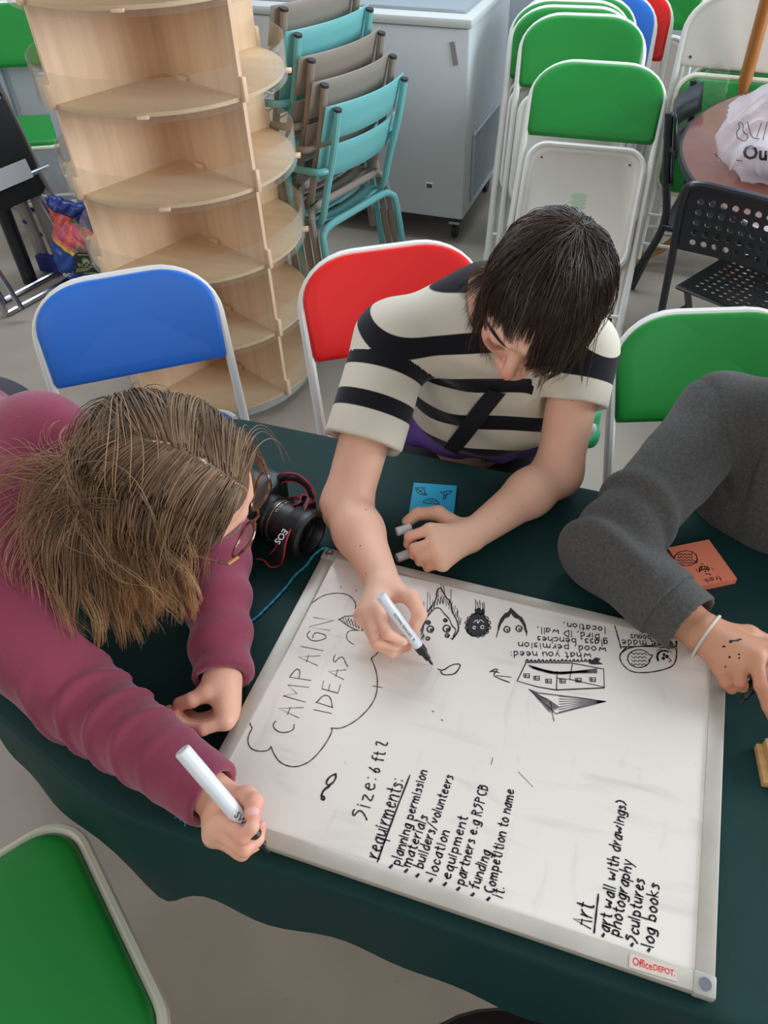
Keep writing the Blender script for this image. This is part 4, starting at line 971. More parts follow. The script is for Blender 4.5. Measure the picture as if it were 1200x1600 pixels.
# crumpled clear film against the green seat behind
dr_ = RC @ np.array([(1076-CX)/FPX, -(168-CY)/FPX, -1]); fl_ = CC+dr_*((2.93-CC[1])/dr_[1])
ff = thing('plastic_film', 'crumpled clear plastic wrapping resting against the green folded seat behind the round table', 'wrapping', tuple(fl_))
sdf_mesh('film', [Ell((-.01, 0, -.03), (.10, .020, .055)), Ell((.07, 0, .07), (.045, .018, .09), k=.03), Ell((-.05, 0, -.02), (.05, .018, .06), k=.02)], .006, M['acrylic'], ff, disp=lambda P: .009*np.abs(np.sin(P[..., 0]*70+3*np.sin(P[..., 2]*50)))-.004)
# ------------------------------------------------------------ black chairs
def perforated(mb, fn, nu, nv, th, hole=.30, frame_u=(0, 1), frame_v=(0, 1)):
    """sheet with real round holes; fn(u, v) gives the surface, th its thickness vector"""
    K = 8
    for i in range(nu):
        for j in range(nv):
            u0, v0 = frame_u[0]+(frame_u[1]-frame_u[0])*i/nu, frame_v[0]+(frame_v[1]-frame_v[0])*j/nv
            du, dv = (frame_u[1]-frame_u[0])/nu, (frame_v[1]-frame_v[0])/nv
            out = [(0, .5), (0, 0), (.5, 0), (1, 0), (1, .5), (1, 1), (.5, 1), (0, 1)]
            inn = [(.5-hole*math.cos(2*PI*k/8), .5-hole*math.sin(2*PI*k/8)) for k in range(8)]
            V = [fn(u0+du*a, v0+dv*b) for a, b in out]+[fn(u0+du*a, v0+dv*b) for a, b in inn]
            V += [p+th for p in V]
            F_ = [(k, (k+1) % 8, 8+(k+1) % 8, 8+k) for k in range(8)]+[(16+k, 24+k, 24+(k+1) % 8, 16+(k+1) % 8) for k in range(8)]+[(8+k, 8+(k+1) % 8, 24+(k+1) % 8, 24+k) for k in range(8)]
            mb.add(V, F_)
def sheet(mb, fn, u0, u1, v0, v1, nu, nv, th):
    g = [[fn(u0+(u1-u0)*i/nu, v0+(v1-v0)*j/nv) for i in range(nu+1)] for j in range(nv+1)]; V = [p for r in g for p in r]; n = len(V); V += [p+th for p in V]; w = nu+1
    F_ = [(j*w+i, j*w+i+1, (j+1)*w+i+1, (j+1)*w+i) for j in range(nv) for i in range(nu)]; F_ += [tuple(n+q for q in f[::-1]) for f in F_]
    for i in range(nu): F_ += [(i, n+i, n+i+1, i+1), (nv*w+i, nv*w+i+1, n+nv*w+i+1, n+nv*w+i)]
    for j in range(nv): F_ += [(j*w, (j+1)*w, n+(j+1)*w, n+j*w), (j*w+nu, n+j*w+nu, n+(j+1)*w+nu, (j+1)*w+nu)]
    mb.add(V, F_)
def black_perforated_chair():
    # world-fitted: back's top rail from pixel (1068,290) towards (1200,330); seat corner (1058,445), (1150,388), (1200,500)
    sL = np.array(G(1060, 446, .45)); sB = np.array(G(1152, 388, .45)); sR = np.array(G(1215, 512, .45))
    t = thing('perforated_chair', 'black metal chair with round holes punched through seat and back, at the round table', 'chair', (sL[0], sL[1], 0)); o = np.array([sL[0], sL[1], 0])
    ea = sB-sL; la = np.linalg.norm(ea); ea /= la; eb = np.array([ea[1], -ea[0], 0]); w = .40; dpt = .40
    # seat: local (a along ea, b along eb)
    def fs(u, v): return sL-o+ea*(u*dpt)+eb*(v*w)+np.array([0, 0, -.012*math.sin(PI*v)*math.sin(PI*u)])
    mb = MB(); perforated(mb, fs, 13, 13, np.array([0, 0, -.003]), .27, (.07, .93), (.07, .93))
    for a in ((0, 1, 0, .07), (0, 1, .93, 1), (0, .07, .07, .93), (.93, 1, .07, .93)): sheet(mb, fs, a[0], a[1], a[2], a[3], 13, 13, np.array([0, 0, -.003]))
    mb.build('seat', M['black'], t, ang=40)
    MB().tube([fs(a, b)+np.array([0, 0, -.006]) for a, b in ((0, 0), (1, 0), (1, 1), (0, 1))], .008, 8, closed=True).build('seat_frame', M['black'], t)
    # backrest stands over the edge b (towards the table), i.e. from sB side
    b0 = np.array(G(1072, 345, .60))-o; b1 = b0+eb*.0; 
    p0 = np.array(G(1074, 292, .835))-o; p1 = np.array(G(1215, 335, .835))-o; q0 = np.array(G(1074, 345, .735))-o; q1 = np.array(G(1215, 405, .735))-o
    eh = (p1-p0); L_ = np.linalg.norm(eh); eh /= L_; W_ = .42
    dn = (q0-p0); dn = dn-eh*(dn@eh); dn = np.array([0, 0, -1.])*.995+eb*0+np.cross(eh, (0, 0, 1))*(-.10)
    hB = .17; nz = np.cross(eh, dn); nz /= np.linalg.norm(nz)
    def fb(u, v): return p0+eh*(u*W_)+dn*(v*hB)+nz*(.030*math.sin(PI*u))
    mb = MB(); perforated(mb, fb, 13, 5, nz*.003, .30, (.06, .94), (.10, .92))
    for a in ((0, 1, 0, .10), (0, 1, .92, 1), (0, .06, .10, .92), (.94, 1, .10, .92)): sheet(mb, fb, a[0], a[1], a[2], a[3], 13, 5, nz*.003)
    mb.build('backrest', M['black'], t, ang=40)
    rim = smooth_path([p0+dn*.40-eh*.004, p0+dn*.2-eh*.004, p0+dn*.03-eh*.004, p0+eh*.02-dn*.010, fb(.25, -.05), fb(.5, -.05), fb(.75, -.05), p0+eh*(W_-.02)-dn*.010, p0+eh*W_+dn*.03, p0+eh*W_+dn*.2, p0+eh*W_+dn*.40], 5)
    MB().tube(rim, .011, 10).build('back_frame', M['black'], t)
    f1 = np.array(G(1012, 525, .0))-o; top = p0+dn*.36
    MB().tube(smooth_path([p0+dn*.38, p0+dn*.42+eb*0, f1*.5+top*.5*1.0+np.array([0, 0, -.0]), f1], 5), .011, 10).build('leg', M['black'], t)
    f2 = f1+ea*.02+eb*.10+np.array([0.05, .05, 0]); MB().tube([fs(.08, .03)+np.array([0, 0, -.01]), f2+eh*.02], .011, 10).build('leg', M['black'], t)
    MB().tube([p0+eh*W_+dn*.38, p0+eh*W_+np.array([f1[0]-p0[0], f1[1]-p0[1], -p0[2]])], .011, 10).build('leg', M['black'], t)
    MB().tube([fs(.1, .95)+np.array([0, 0, -.01]), np.array([*(fs(.02, 1.0)[:2]), 0])], .011, 10).build('leg', M['black'], t)
    MB().tube([f1*.45+top*.55, f2*.35+fs(.08, .03)*.65], .007, 8).build('stretcher', M['black'], t)
black_perforated_chair()
def black_slat_chair():
    # side-on at the left of the round table: post top at (1050,172), second post (1056,118), slats curve between
    P0 = np.array(G(1046, 176, .80)); P1 = P0+np.array([.055, .36, 0])
    t = thing('slatted_chair', 'black chair with curved slatted back pushed in at the left of the round table', 'chair', (P0[0], P0[1], 0)); o = np.array([P0[0], P0[1], 0])
    eh = (P1-P0)/np.linalg.norm(P1-P0); fw = np.array([eh[1], -eh[0], 0]); W_ = .36
    for s in (0, 1):
        b = eh*W_*s; MB().tube(smooth_path([b+np.array([0, 0, .80]), b+fw*.03+np.array([0, 0, .62]), b+fw*.06+np.array([0, 0, .45]), b+fw*.0+np.array([0, 0, .25]), b-fw*.06+np.array([0, 0, .006])], 4), .0135, 10).build('back_leg', M['black'], t)
        MB().tube(smooth_path([b+fw*.40+np.array([0, 0, .44]), b+fw*.44+np.array([0, 0, .006])], 4), .013, 10).build('front_leg', M['black'], t)
        MB().tube([b+fw*.05+np.array([0, 0, .44]), b+fw*.41+np.array([0, 0, .44])], .010, 8).build('seat_rail', M['black'], t)
    for z0 in (.70, .59):
        def fn(u, v, z0=z0):
            x = u*(W_+.04)-.02; return eh*x+fw*(.03+(.80-z0-.09*v)*.16-.045*math.sin(PI*u)-.0)+np.array([0, 0, z0+.095*v])
        sl = MB().grid(fn, 14, 2).build('back_slat', M['black'], t, ang=60); md = sl.modifiers.new('thick', 'SOLIDIFY'); md.thickness = .005
    def fn(u, v): return eh*(u*(W_+.03)-.015)+fw*(.05+.38*v)+np.array([0, 0, .455-.012*math.sin(PI*u)])
    sl = MB().grid(fn, 12, 6).build('seat', M['black'], t, ang=60); md = sl.modifiers.new('thick', 'SOLIDIFY'); md.thickness = .012
black_slat_chair()
# ------------------------------------------------------------ coat stand
mbe = mat('varnished_beech', (176, 112, 56), .3, vary=(6, .5, (5, 5, .6)), rgb2=(150, 90, 42), coat=.4)
cx_, cy_ = G(1090, 402, 0)[:2]
cs_ = thing('coat_stand', 'varnished wooden coat stand, its pole rising behind the plastic bag', 'coat stand', (cx_, cy_, 0))
MB().lathe([(0, .12), (.03, .12), (.033, .2), (.028, .28), (.0245, .36), (.0245, 1.12), (.028, 1.14), (.022, 1.16), (.030, 1.18), (.022, 1.20), (.024, 1.24), (.022, 1.7), (0, 1.72)], n=24).build('pole', mbe, cs_)
for k in range(4):
    a = k*PI/2+.55; c, s = math.cos(a), math.sin(a)
    MB().tube(smooth_path([(.02*c, .02*s, .30), (.08*c, .08*s, .17), (.17*c, .17*s, .075), (.27*c, .27*s, .040), (.34*c, .34*s, .018)], 5), [.017]*20+[.015], 10).build('foot', mbe, cs_)
    MB().tube(smooth_path([(.02*c, .02*s, 1.55), (.10*c, .10*s, 1.55), (.15*c, .15*s, 1.62), (.14*c, .14*s, 1.70)], 4), .011, 8).build('hook', mbe, cs_)
# ------------------------------------------------------------ left background
gl = folding_chair('green folding chair at the top left corner behind the black folded chairs', 'green', .30, folded=False, par_loc=(-2.28, 2.55, .012), rz=.45, sc=1.0)
def black_folded(label, pos, rz, lean, off, label_paper=True):
    t = thing('folded_black_chair', label, 'chair', pos, rz, 'black folded chairs with chrome tubes at the left edge'); cl, sl = math.cos(lean), math.sin(lean)
    def T(s, tt, o): return np.array([s, tt*sl+o*cl, tt*cl-o*sl])
    mb = MB(); mb.tube([T(-.21, .0, 0), T(-.21, .70, 0), T(-.205, .84, 0)], .0125, 10); mb.build('tube', M['chrome'], t); MB().tube([T(.21, .0, 0), T(.21, .70, 0), T(.205, .84, 0)], .0125, 10).build('tube', M['chrome'], t)
    MB().tube([T(-.21, .0, 0), T(.21, .0, 0)], .0125, 10).build('foot_tube', M['chrome'], t)
    MB().tube([T(-.24, .43, -.03), T(.24, .43, -.03)], .011, 10).build('cross_tube', M['chrome'], t)
    mb = MB(); mb.prism(rrect(.40, .20, .03), -.008, .008, T=lambda p: T(p[0], p[1]+.80, p[2])); mb.build('backrest', M['blackplastic'], t, ang=50)
    mb = MB(); mb.prism(rrect(.38, .36, .04), -.012, .012, T=lambda p: T(p[0], p[1]+.53, p[2]-.02)); mb.build('seat', M['blackplastic'], t, ang=50)
    for s in (-1, 1): MB().tube([T(s*.19, .43, -.03), T(s*.19, .02, -.10)], .0115, 8).build('rear_leg', M['chrome'], t)
    if label_paper:
        mp_ = mat('paper_label', (196, 198, 200), .6)
        l = MB(); l.prism(rrect(.14, .12, .004), -.0005, .0005, T=lambda p: T(p[0]-.03, p[1]+.58, p[2]-.034)); l.build('paper_label', mp_, t, smooth=False)
        l = MB(); l.prism(rrect(.26, .07, .004), -.0005, .0005, T=lambda p: T(p[0]+.02, p[1]+.455, p[2]-.045)); l.build('paper_label', mp_, t, smooth=False)
    return t
bx, by = G(30, 480, 0)[:2]
black_folded('nearest black folded chair at the left edge, white paper labels on its seat', (-2.0, 2.07, .012), 1.33, .22, 0)
black_folded('second black folded chair behind the labelled one at the left edge', (-2.10, 2.09, .012), 1.33, .20, 0, False)
# trestle with white cabinet behind
px_, py_ = G(60, 420, 0)[:2]
cbn = thing('cabinet', 'low white cabinet partly hidden behind the black folded chairs', 'cabinet', (-2.55, 3.0, 0), .2)
MB().rbox((0, 0, .36), (.80, .40, .70), .006).build('carcass', mat('white_cabinet_board', (190, 198, 206), .5), cbn)
MB().rbox((.2, -.208, .36), (.36, .018, .64), .003).build('door', mat('cabinet_door', (196, 204, 212), .45), cbn); MB().rbox((-.2, -.208, .36), (.36, .018, .64), .003).build('door', bpy.data.materials['cabinet_door'], cbn)
pl = thing('panel_board', 'pale board standing upright behind the display tower, two small holes in it', 'board', (-1.62, 2.42, 0), .35)
MB().rbox((0, 0, .40), (.62, .018, .78), .006).build('board', mat('pale_blue_board', (188, 198, 210), .45), pl)
for x, z in ((-.10, .60), (.10, .60)): MB().tube([(x, -.0085, z), (x, -.0105, z)], .007, 10).build('hole_plug', M['rubber'], pl)
bt = thing('black_post', 'thick black table leg at the left edge near the colourful sack', 'post', (*G(48, 440, 0)[:2], 0)); MB().tube([(0, 0, 0), (-.02, .02, .70)], .030, 16).build('post', M['black'], bt)
tb2 = thing('trestle_leg', 'pair of grey wooden trestle legs flecked with blue paint', 'trestle', (*G(75, 425, 0)[:2], 0)); mgw = mat('grey_board_blue_spots', (150, 146, 142), .6, vary=(9, .9), rgb2=(138, 134, 130))
nt = mgw.node_tree
for dx, nm_ in ((0, 'leg_board'), (.07, 'leg_board')):
    MB().rbox((dx-.03, .02+dx*.3, .33), (.055, .02, .66), .003, R=rotm('Y', -.06)).build(nm_, mgw, tb2)
msp = mat('blue_paint', (28, 44, 120), .6); mb = MB(); mb.rbox((.030, .0, .045), (.115, .034, .075), .006); mb.build('paint_patch', msp, tb2)
for x, z in ((.005, .16), (-.035, .22), (.01, .27)): MB().lathe([(0, 0), (.010, 0), (.009, .001), (0, .001)], c=(x, .008 if x < 0 else .03, z), R=rotm('X', PI/2), n=12).build('paint_spot', msp, tb2)
# colourful sack
def sack():
    c = np.array([-1.815, 2.22, 0])
    t = thing('compost_sack', 'colourful printed plastic sack with a dark emblem, on the floor by the display tower', 'sack', (c[0], c[1], 0), .28)
    prims = [Ell((0, 0, .13), (.17, .09, .15), k=.05), Cap((-.10, 0, .10), (-.11, .01, .36), .055, .016, k=.06), Cap((.08, 0, .10), (.10, .02, .33), .06, .016, k=.06), Cap((-.10, .01, .33), (.10, .02, .31), .022, .016, k=.05)]
    m = bpy.data.materials.new('sack_print'); m.use_nodes = True; nt = m.node_tree; L = nt.links.new; b = nt.nodes['Principled BSDF']; b.inputs['Roughness'].default_value = .3
    tc = nt.nodes.new('ShaderNodeTexCoord'); sx = nt.nodes.new('ShaderNodeSeparateXYZ'); n = nt.nodes.new('ShaderNodeTexNoise'); n.inputs['Scale'].default_value = 14; n.inputs['Detail'].default_value = 3; n.inputs['Distortion'].default_value = 1.2
    L(tc.outputs['Object'], sx.inputs[0]); L(tc.outputs['Object'], n.inputs['Vector'])
    a = nt.nodes.new('ShaderNodeMath'); a.operation = 'MULTIPLY'; a.inputs[1].default_value = .55; L(sx.outputs[0], a.inputs[0])
    zz = nt.nodes.new('ShaderNodeMath'); zz.operation = 'ADD'; L(sx.outputs[2], zz.inputs[0]); L(a.outputs[0], zz.inputs[1])
    rp = nt.nodes.new('ShaderNodeValToRGB'); L(n.outputs[0], rp.inputs[0]); rp.color_ramp.interpolation = 'EASE'
    for i, (p, c_) in enumerate(((.30, (30, 60, 34)), (.42, (74, 130, 60)), (.50, (196, 80, 120)), (.58, (226, 110, 60)), (.70, (212, 90, 130)))):
        e = rp.color_ramp.elements[i] if i < 2 else rp.color_ramp.elements.new(p); e.position = p; e.color = lin(c_)+(1,)
    r2 = nt.nodes.new('ShaderNodeValToRGB'); r2.color_ramp.interpolation = 'CONSTANT'; L(zz.outputs[0], r2.inputs[0])
    for i, (p, c_) in enumerate(((0, (36, 74, 160)), (.135, (226, 180, 40)), (.150, (0, 0, 0)), (.27, (30, 52, 130)), (.345, (226, 170, 40)))):
        e = r2.color_ramp.elements[i] if i < 2 else r2.color_ramp.elements.new(p); e.position = p; e.color = lin(c_)+(1,)
    g1 = nt.nodes.new('ShaderNodeMath'); g1.operation = 'GREATER_THAN'; g1.inputs[1].default_value = .150; L(zz.outputs[0], g1.inputs[0])
    g2 = nt.nodes.new('ShaderNodeMath'); g2.operation = 'LESS_THAN'; g2.inputs[1].default_value = .27; L(zz.outputs[0], g2.inputs[0])
    g3 = nt.nodes.new('ShaderNodeMath'); g3.operation = 'MULTIPLY'; L(g1.outputs[0], g3.inputs[0]); L(g2.outputs[0], g3.inputs[1])
    mx = nt.nodes.new('ShaderNodeMix'); mx.data_type = 'RGBA'; L(g3.outputs[0], mx.inputs[0]); L(r2.outputs[0], mx.inputs[6]); L(rp.outputs[0], mx.inputs[7]); L(mx.outputs[2], b.inputs['Base Color'])
    sdf_mesh('sack', prims, .006, m, t, disp=lambda P: .009*np.abs(np.sin(P[..., 0]*38+2.5*np.sin(P[..., 2]*30)))+.006*np.abs(np.sin(P[..., 2]*55+2*np.sin(P[..., 0]*40)))-.006)
    mdk = mat('emblem_dark', (36, 44, 38), .4); mlt = mat('emblem_print', (176, 186, 140), .4)
    R = np.column_stack([(1, 0, 0), (0, -.25, .97), (0, -.97, -.25)]); ctr = np.array([.0, -.108, .150])
    TR = lambda p: R @ p+ctr
    e = MB(); e.prism([(.055*math.cos(a), .058*math.sin(a)) for a in np.linspace(0, 2*PI, 28)[:-1]], 0, .003, T=TR); e.prism([(-.075, -.055), (.06, -.055), (.065, -.02), (-.075, -.02)], 0, .0035, T=TR); em = e.build('emblem', mdk, t, smooth=False)
    lf = MB()
    for k in range(7):
        a = PI*(.08+.84*k/6); d = np.array([math.cos(a), math.sin(a)]); q = np.array([-d[1], d[0]]); l = .030-.004*abs(k-3)
        lf.prism([tuple(p+np.array([0, .004])) for p in (d*.003, d*l*.55+q*.004, d*l, d*l*.55-q*.004)], .0036, .0042, T=TR)
    for i in range(4): lf.prism([(-.066+i*.004, -.046+i*.006), (-.01+i*.01, -.036+i*.006), (-.01+i*.01, -.034+i*.006), (-.066+i*.004, -.044+i*.006)], .0040, .0046, T=TR)
    lf.build('emblem_leaf', mlt, em, smooth=False)
    for tx, sz, p in (('ROOT', .026, (-.004, -.008)), ('NATURAL', .010, (0, .045)), ('IN SOMERSET', .009, (-.005, -.050))):
        text_mesh(tx, sz, mlt, em, R, R @ np.array([p[0], p[1], .0046])+ctr, bold=.0004)
    text_mesh('eco', .040, M['white'], t, R, np.array([-.105, -.082, .085]), bold=.001)
sack()
# ------------------------------------------------------------ people
def skin_mat(name, rgb, rgb2, hair=(40, 30, 26)):
    m = mat(name, rgb, .48, bump=(160, .05), vary=(9, .35), rgb2=rgb2, sss=.12, spec=.35)
    attr_mix(m, 'blush', (208, 108, 92), 0, 1); attr_mix(m, 'mole', (140, 90, 70), .4, .6); attr_mix(m, 'lips', (176, 92, 88), .3, .7); attr_mix(m, 'scalp', hair, .35, .6); attr_mix(m, 'nail', (228, 176, 166), .4, .7); attr_mix(m, 'inkmark', (30, 24, 26), .4, .6)
    return m
def head_prims(c, R, s=1.0, neck=None):
    """head in local axes: x person's right, y forward, z up; c = centre between the ears"""
    T = lambda x, y, z: c+R @ (np.array([x, y, z])*s)
    E = lambda p, r, k=.01, sub=False: Ell(T(*p), np.array(r)*s, R, k*s, sub)
    K = lambda a, b, ra, rb, k=.01, sub=False: Cap(T(*a), T(*b), ra*s, rb*s, k*s, sub)
    P = [E((0, -.014, .036), (.074, .093, .078)), E((0, .030, .006), (.063, .060, .078), .02), E((0, .036, -.052), (.047, .048, .045), .03), E((0, .070, -.088), (.019, .016, .014), .024)]
    P += [K((0, .010, -.088), (0, .062, -.092), .028, .016, .03)]
    for q in (-1, 1):
        P += [E((q*.034, .066, -.020), (.023, .018, .021), .022), K((q*.012, .088, .030), (q*.046, .070, .030), .009, .007, .014), E((q*.032, .100, .007), (.017, .012, .010), .012, True), E((q*.031, .0765, .006), (.0145, .0125, .0100), .003)]
    P += [K((0, .083, .016), (0, .106, -.020), .0075, .0095, .012), E((0, .109, -.026), (.0095, .0095, .0085), .006), E((.011, .099, -.030), (.0065, .008, .0060), .005), E((-.011, .099, -.030), (.0065, .008, .0060), .005)]
    P += [E((0, .082, -.054), (.024, .014, .014), .012), K((-.019, .084, -.055), (0, .0955, -.0525), .0030, .0050, .004), K((.019, .084, -.055), (0, .0955, -.0525), .0030, .0050, .004), K((-.015, .084, -.0625), (0, .0935, -.0635), .0030, .0055, .004), K((.015, .084, -.0625), (0, .0935, -.0635), .0030, .0055, .004), K((-.020, .092, -.0585), (.020, .092, -.0585), .0012, .0012, .002, True)]
    for q in (-1, 1): P += [E((q*.077, -.008, .004), (.010, .017, .028), .006), E((q*.084, -.002, .006), (.006, .010, .018), .004, True)]
    return P
def finger(P, pts, r=(.0086, .0078, .0070, .0058), k=.0035):
    pts = [np.array(p) for p in pts]
    for i in range(len(pts)-1): P.append(Cap(pts[i], pts[i+1], r[min(i, 3)], r[min(i+1, 3)], k if i else .006))
def hand_prims(wr, fore, fingers, thumb, s=1.0):
    """fingers: four lists of joints (knuckle first), index to little; thumb: base, knuckle, joint, tip"""
    P = []
    for f in fingers:
        m = wr+(np.array(f[0])-wr)*.15; P.append(Cap(m, f[0], .0145*s, .0108*s, .016))
    P.append(Cap(wr, thumb[1], .014*s, .0115*s, .014))
    R_ = (.0086*s, .0079*s, .0071*s, .0058*s)
    for i, f in enumerate(fingers): finger(P, f, tuple(r*(1, 1.02, .97, .86)[i] for r in R_))
    finger(P, thumb[1:], (.0112*s, .0100*s, .0092*s, .0070*s))
    return P
def near(V, c, r, soft=.004): return 1-np.clip((np.linalg.norm(V-np.array(c), axis=1)-r)/soft+.5, 0, 1)
def zero(V): return np.zeros(len(V))
HAIR = True
def strands(name, roots, dirs, headp, m, parent, steps=20, step=.009, grav=.12, layer=(.004, .016), rad=.0008, curl=0., curl_f=60., lens=None, seed=1, extra=None, stiff=.72, nclump=260, clump=.75, jit=.012, wind=None, hug=.5, hugf=.7):
    """strands grown over the head: each follows its flow and gravity, stays outside the head, and gathers into locks"""
    if not HAIR: return
    rn = np.random.RandomState(seed); N = len(roots); p = roots.copy(); d = dirs.copy(); lay = rn.uniform(0, 1, N)[:, None]**1.5*(layer[1]-layer[0])+layer[0]
    hp = [q for q in headp if not q.sub][:8]+(extra or [])
    path = [p.copy()]
    gi = rn.permutation(N)[:nclump]; own = np.argmin(((roots[:, None]-roots[gi][None])**2).sum(-1), 1)      # the lock each strand belongs to
    loose = rn.uniform(0, 1, N)
    gw = rn.normal(0, jit, (nclump, 3)); sw = rn.normal(0, jit*.5, (N, 3)); nxt = rn.normal(0, jit, (nclump, 3))
    for i in range(steps):
        g = np.zeros((N, 3)); g[:, 2] = -1
        w = gw*(1-i/steps)+nxt*(i/steps)
        d = d*stiff+g*grav*(1+i*.12)+(wind if wind is not None else 0)+w[own]+sw; d /= np.linalg.norm(d, axis=1)[:, None]
        q = p+d*step
        e = 1e-3; f0 = evalp(hp, q); gr = np.stack([evalp(hp, q+np.eye(3)[k]*e)-f0 for k in range(3)], 1)/e; gr /= np.linalg.norm(gr, axis=1)[:, None]+1e-9
        f_ = lay[:, 0]*min(1, (i+1)/4)
        q = q+gr*np.where(f0 < f_, f_-f0, -np.minimum(hug*(f0-f_), .006)*(i < steps*hugf)*(loose > .04))[:, None]
        d = q-p; d /= np.linalg.norm(d, axis=1)[:, None]; p = q; path.append(p.copy())
    A = np.stack(path, 1); Lk = steps+1; t = np.linspace(0, 1, Lk)[None, :, None]
    c = clump*np.clip((t-.05)/.75, 0, 1)**1.0; A = A*(1-c)+(A[gi][own]+(roots-roots[gi][own])[:, None]*.25)*c
    if curl:
        ph = rn.uniform(0, 6.28, nclump)[own]+rn.normal(0, .25, N); am = curl*rn.uniform(.6, 1.2, nclump)[own][:, None]*np.clip((t[..., 0]-.25)/.5, 0, 1); fr_ = (curl_f*rn.uniform(.85, 1.15, nclump))[own][:, None]
        dz = A[:, -1]-A[:, Lk//2]; ex = np.cross(dz, A3_((.4, .3, .8))); ex /= np.linalg.norm(ex, axis=1)[:, None]+1e-9; ey = np.cross(ex, dz); ey /= np.linalg.norm(ey, axis=1)[:, None]+1e-9
        A = A+(am*np.sin(t[..., 0]*fr_+ph[:, None]))[..., None]*ex[:, None]+(am*np.cos(t[..., 0]*fr_+ph[:, None]))[..., None]*ey[:, None]
    L_ = Lk
    if lens is not None:
        lg = np.asarray(lens)[gi][own]*.75+np.asarray(lens)*.25
        k = np.clip(lg, .1, 1); t = np.linspace(0, 1, L_)[None]*k[:, None]*(L_-1); i0 = np.clip(np.floor(t).astype(int), 0, L_-2); fr = (t-i0)[..., None]
        A = np.take_along_axis(A, i0[..., None].repeat(3, -1), 1)*(1-fr)+np.take_along_axis(A, (i0+1)[..., None].repeat(3, -1), 1)*fr
    T = np.gradient(A, axis=1); T /= np.linalg.norm(T, axis=2)[..., None]+1e-9
    u = np.cross(T, np.array([.3, .5, .8])); u /= np.linalg.norm(u, axis=2)[..., None]+1e-9; w = np.cross(T, u)
    rr = rad*(1-.75*np.linspace(0, 1, L_)**2)[None, :, None]*rn.uniform(.7, 1.3, N)[:, None, None]
    ring_ = np.stack([A+rr*(math.cos(a)*u+math.sin(a)*w) for a in (0, 2.094, 4.189)], 2)       # N, L, 3, 3
    V = ring_.reshape(-1, 3); base = (np.arange(N)*L_*3)[:, None, None]+(np.arange(L_-1)*3)[None, :, None]; j = np.arange(3)[None, None]
    Q = np.stack([base+j, base+(j+1) % 3, base+3+(j+1) % 3, base+3+j], -1).reshape(-1, 4)
    me = bpy.data.meshes.new(name); me.vertices.add(len(V)); me.vertices.foreach_set('co', V.ravel()); me.loops.add(Q.size); me.loops.foreach_set('vertex_index', Q.ravel().astype(np.int32))
    me.polygons.add(len(Q)); me.polygons.foreach_set('loop_start', np.arange(0, Q.size, 4, dtype=np.int32)); me.polygons.foreach_set('loop_total', np.full(len(Q), 4, np.int32)); me.update(calc_edges=True)
    tn = np.clip(rn.uniform(0, 1, nclump)[own]*.55+rn.uniform(0, 1, N)*.45, 0, 1)
    tone = np.repeat(tn, L_*3); al = (np.linspace(0, 1, L_)[None, :, None]*np.clip(lens if lens is not None else np.ones(N), 0, 1)[:, None, None]).repeat(3, 2).ravel()
    for an, a in (('tone', tone), ('along', al)):
        at = me.attributes.new(an, 'FLOAT', 'POINT'); at.data.foreach_set('value', a.astype(np.float32))
    return tag(link(name, me, m, parent), kind='stuff')
def A3_(x): return np.array(x, float)
def hair_mat(name, dark, light, tip=None, rough=.38):
    m = mat(name, dark, rough, spec=.5); attr_mix(m, 'tone', light, .1, 1.1)
    if tip: attr_mix(m, 'along', tip, .35, 1.0)
    m.node_tree.nodes['Principled BSDF'].inputs['Anisotropic'].default_value = .5
    return m
def scalp_points(c, R, s, n, seed, keep, prims):
    rn = np.random.RandomState(seed); q = rn.normal(size=(n*3, 3)); q /= np.linalg.norm(q, axis=1)[:, None]
    q = q[keep(q)][:n]; P = c+(np.array([0, -.014, .036])*s+q*np.array([.0755, .0945, .0795])*s) @ R.T
    return P, q
def arm_prims(sh, el, wr, rs=(.044, .038, .036, .024)):
    return [Cap(sh, el, rs[0], rs[1], .02), Cap(el, el+(wr-el)*.35, rs[1], rs[2], .02), Cap(el+(wr-el)*.35, wr, rs[2]+.001, rs[3], .02)]
A3 = np.array
# ============================================================ person in the striped shirt
hc = A3(D(846, 470, 1.085)); fwd = A3((-.18, -.84, -.50)); up = A3((.22, -.42, .88)); RH = frame(fwd, up)
Rsh, Lsh = A3(D(612, 535, 1.235)), A3(D(908, 552, 1.27)); Rel, Lel = A3(G(541, 790, .785)), A3(G(872, 738, .772)); Rwr, Lwr = A3(G(601, 916, .787)), A3(G(738, 836, .770))
pel = A3((.10, 1.00, .53)); chest = A3((.16, .90, .83)); nb = (Rsh+Lsh)/2+A3((0, .03, .055))
p2 = thing('person', 'person with short dark hair in a black and cream striped T-shirt, drawing on the whiteboard', 'person', (pel[0], pel[1], 0))
o2 = -A3(p2.location)
class Off:                                         # moves world-space primitives into a thing's space
    pass
def shift(prims, o):
    out = []
    for q in prims:
        if isinstance(q, Cap): out.append(Cap(q.a+o, q.b+o, q.ra, q.rb, q.k, q.sub, q.flat))
        else: out.append(Ell(q.c+o, q.r, q.R, q.k, q.sub))
    return out
hp2 = head_prims(hc, RH, 1.0)
body = list(hp2)+[Cap(hc+RH @ A3((0, -.030, -.050)), nb, .044, .050, .03)]
body += [Cap(nb, chest, .06, .11, .05), Cap(Rsh, Lsh, .045, .045, .05), Cap(chest, pel, .10, .11, .06)]
body += arm_prims(Rsh, Rel, Rwr)+arm_prims(Lsh, Lel, Lwr)
def gz(L): return [A3(G(*q)) for q in L]
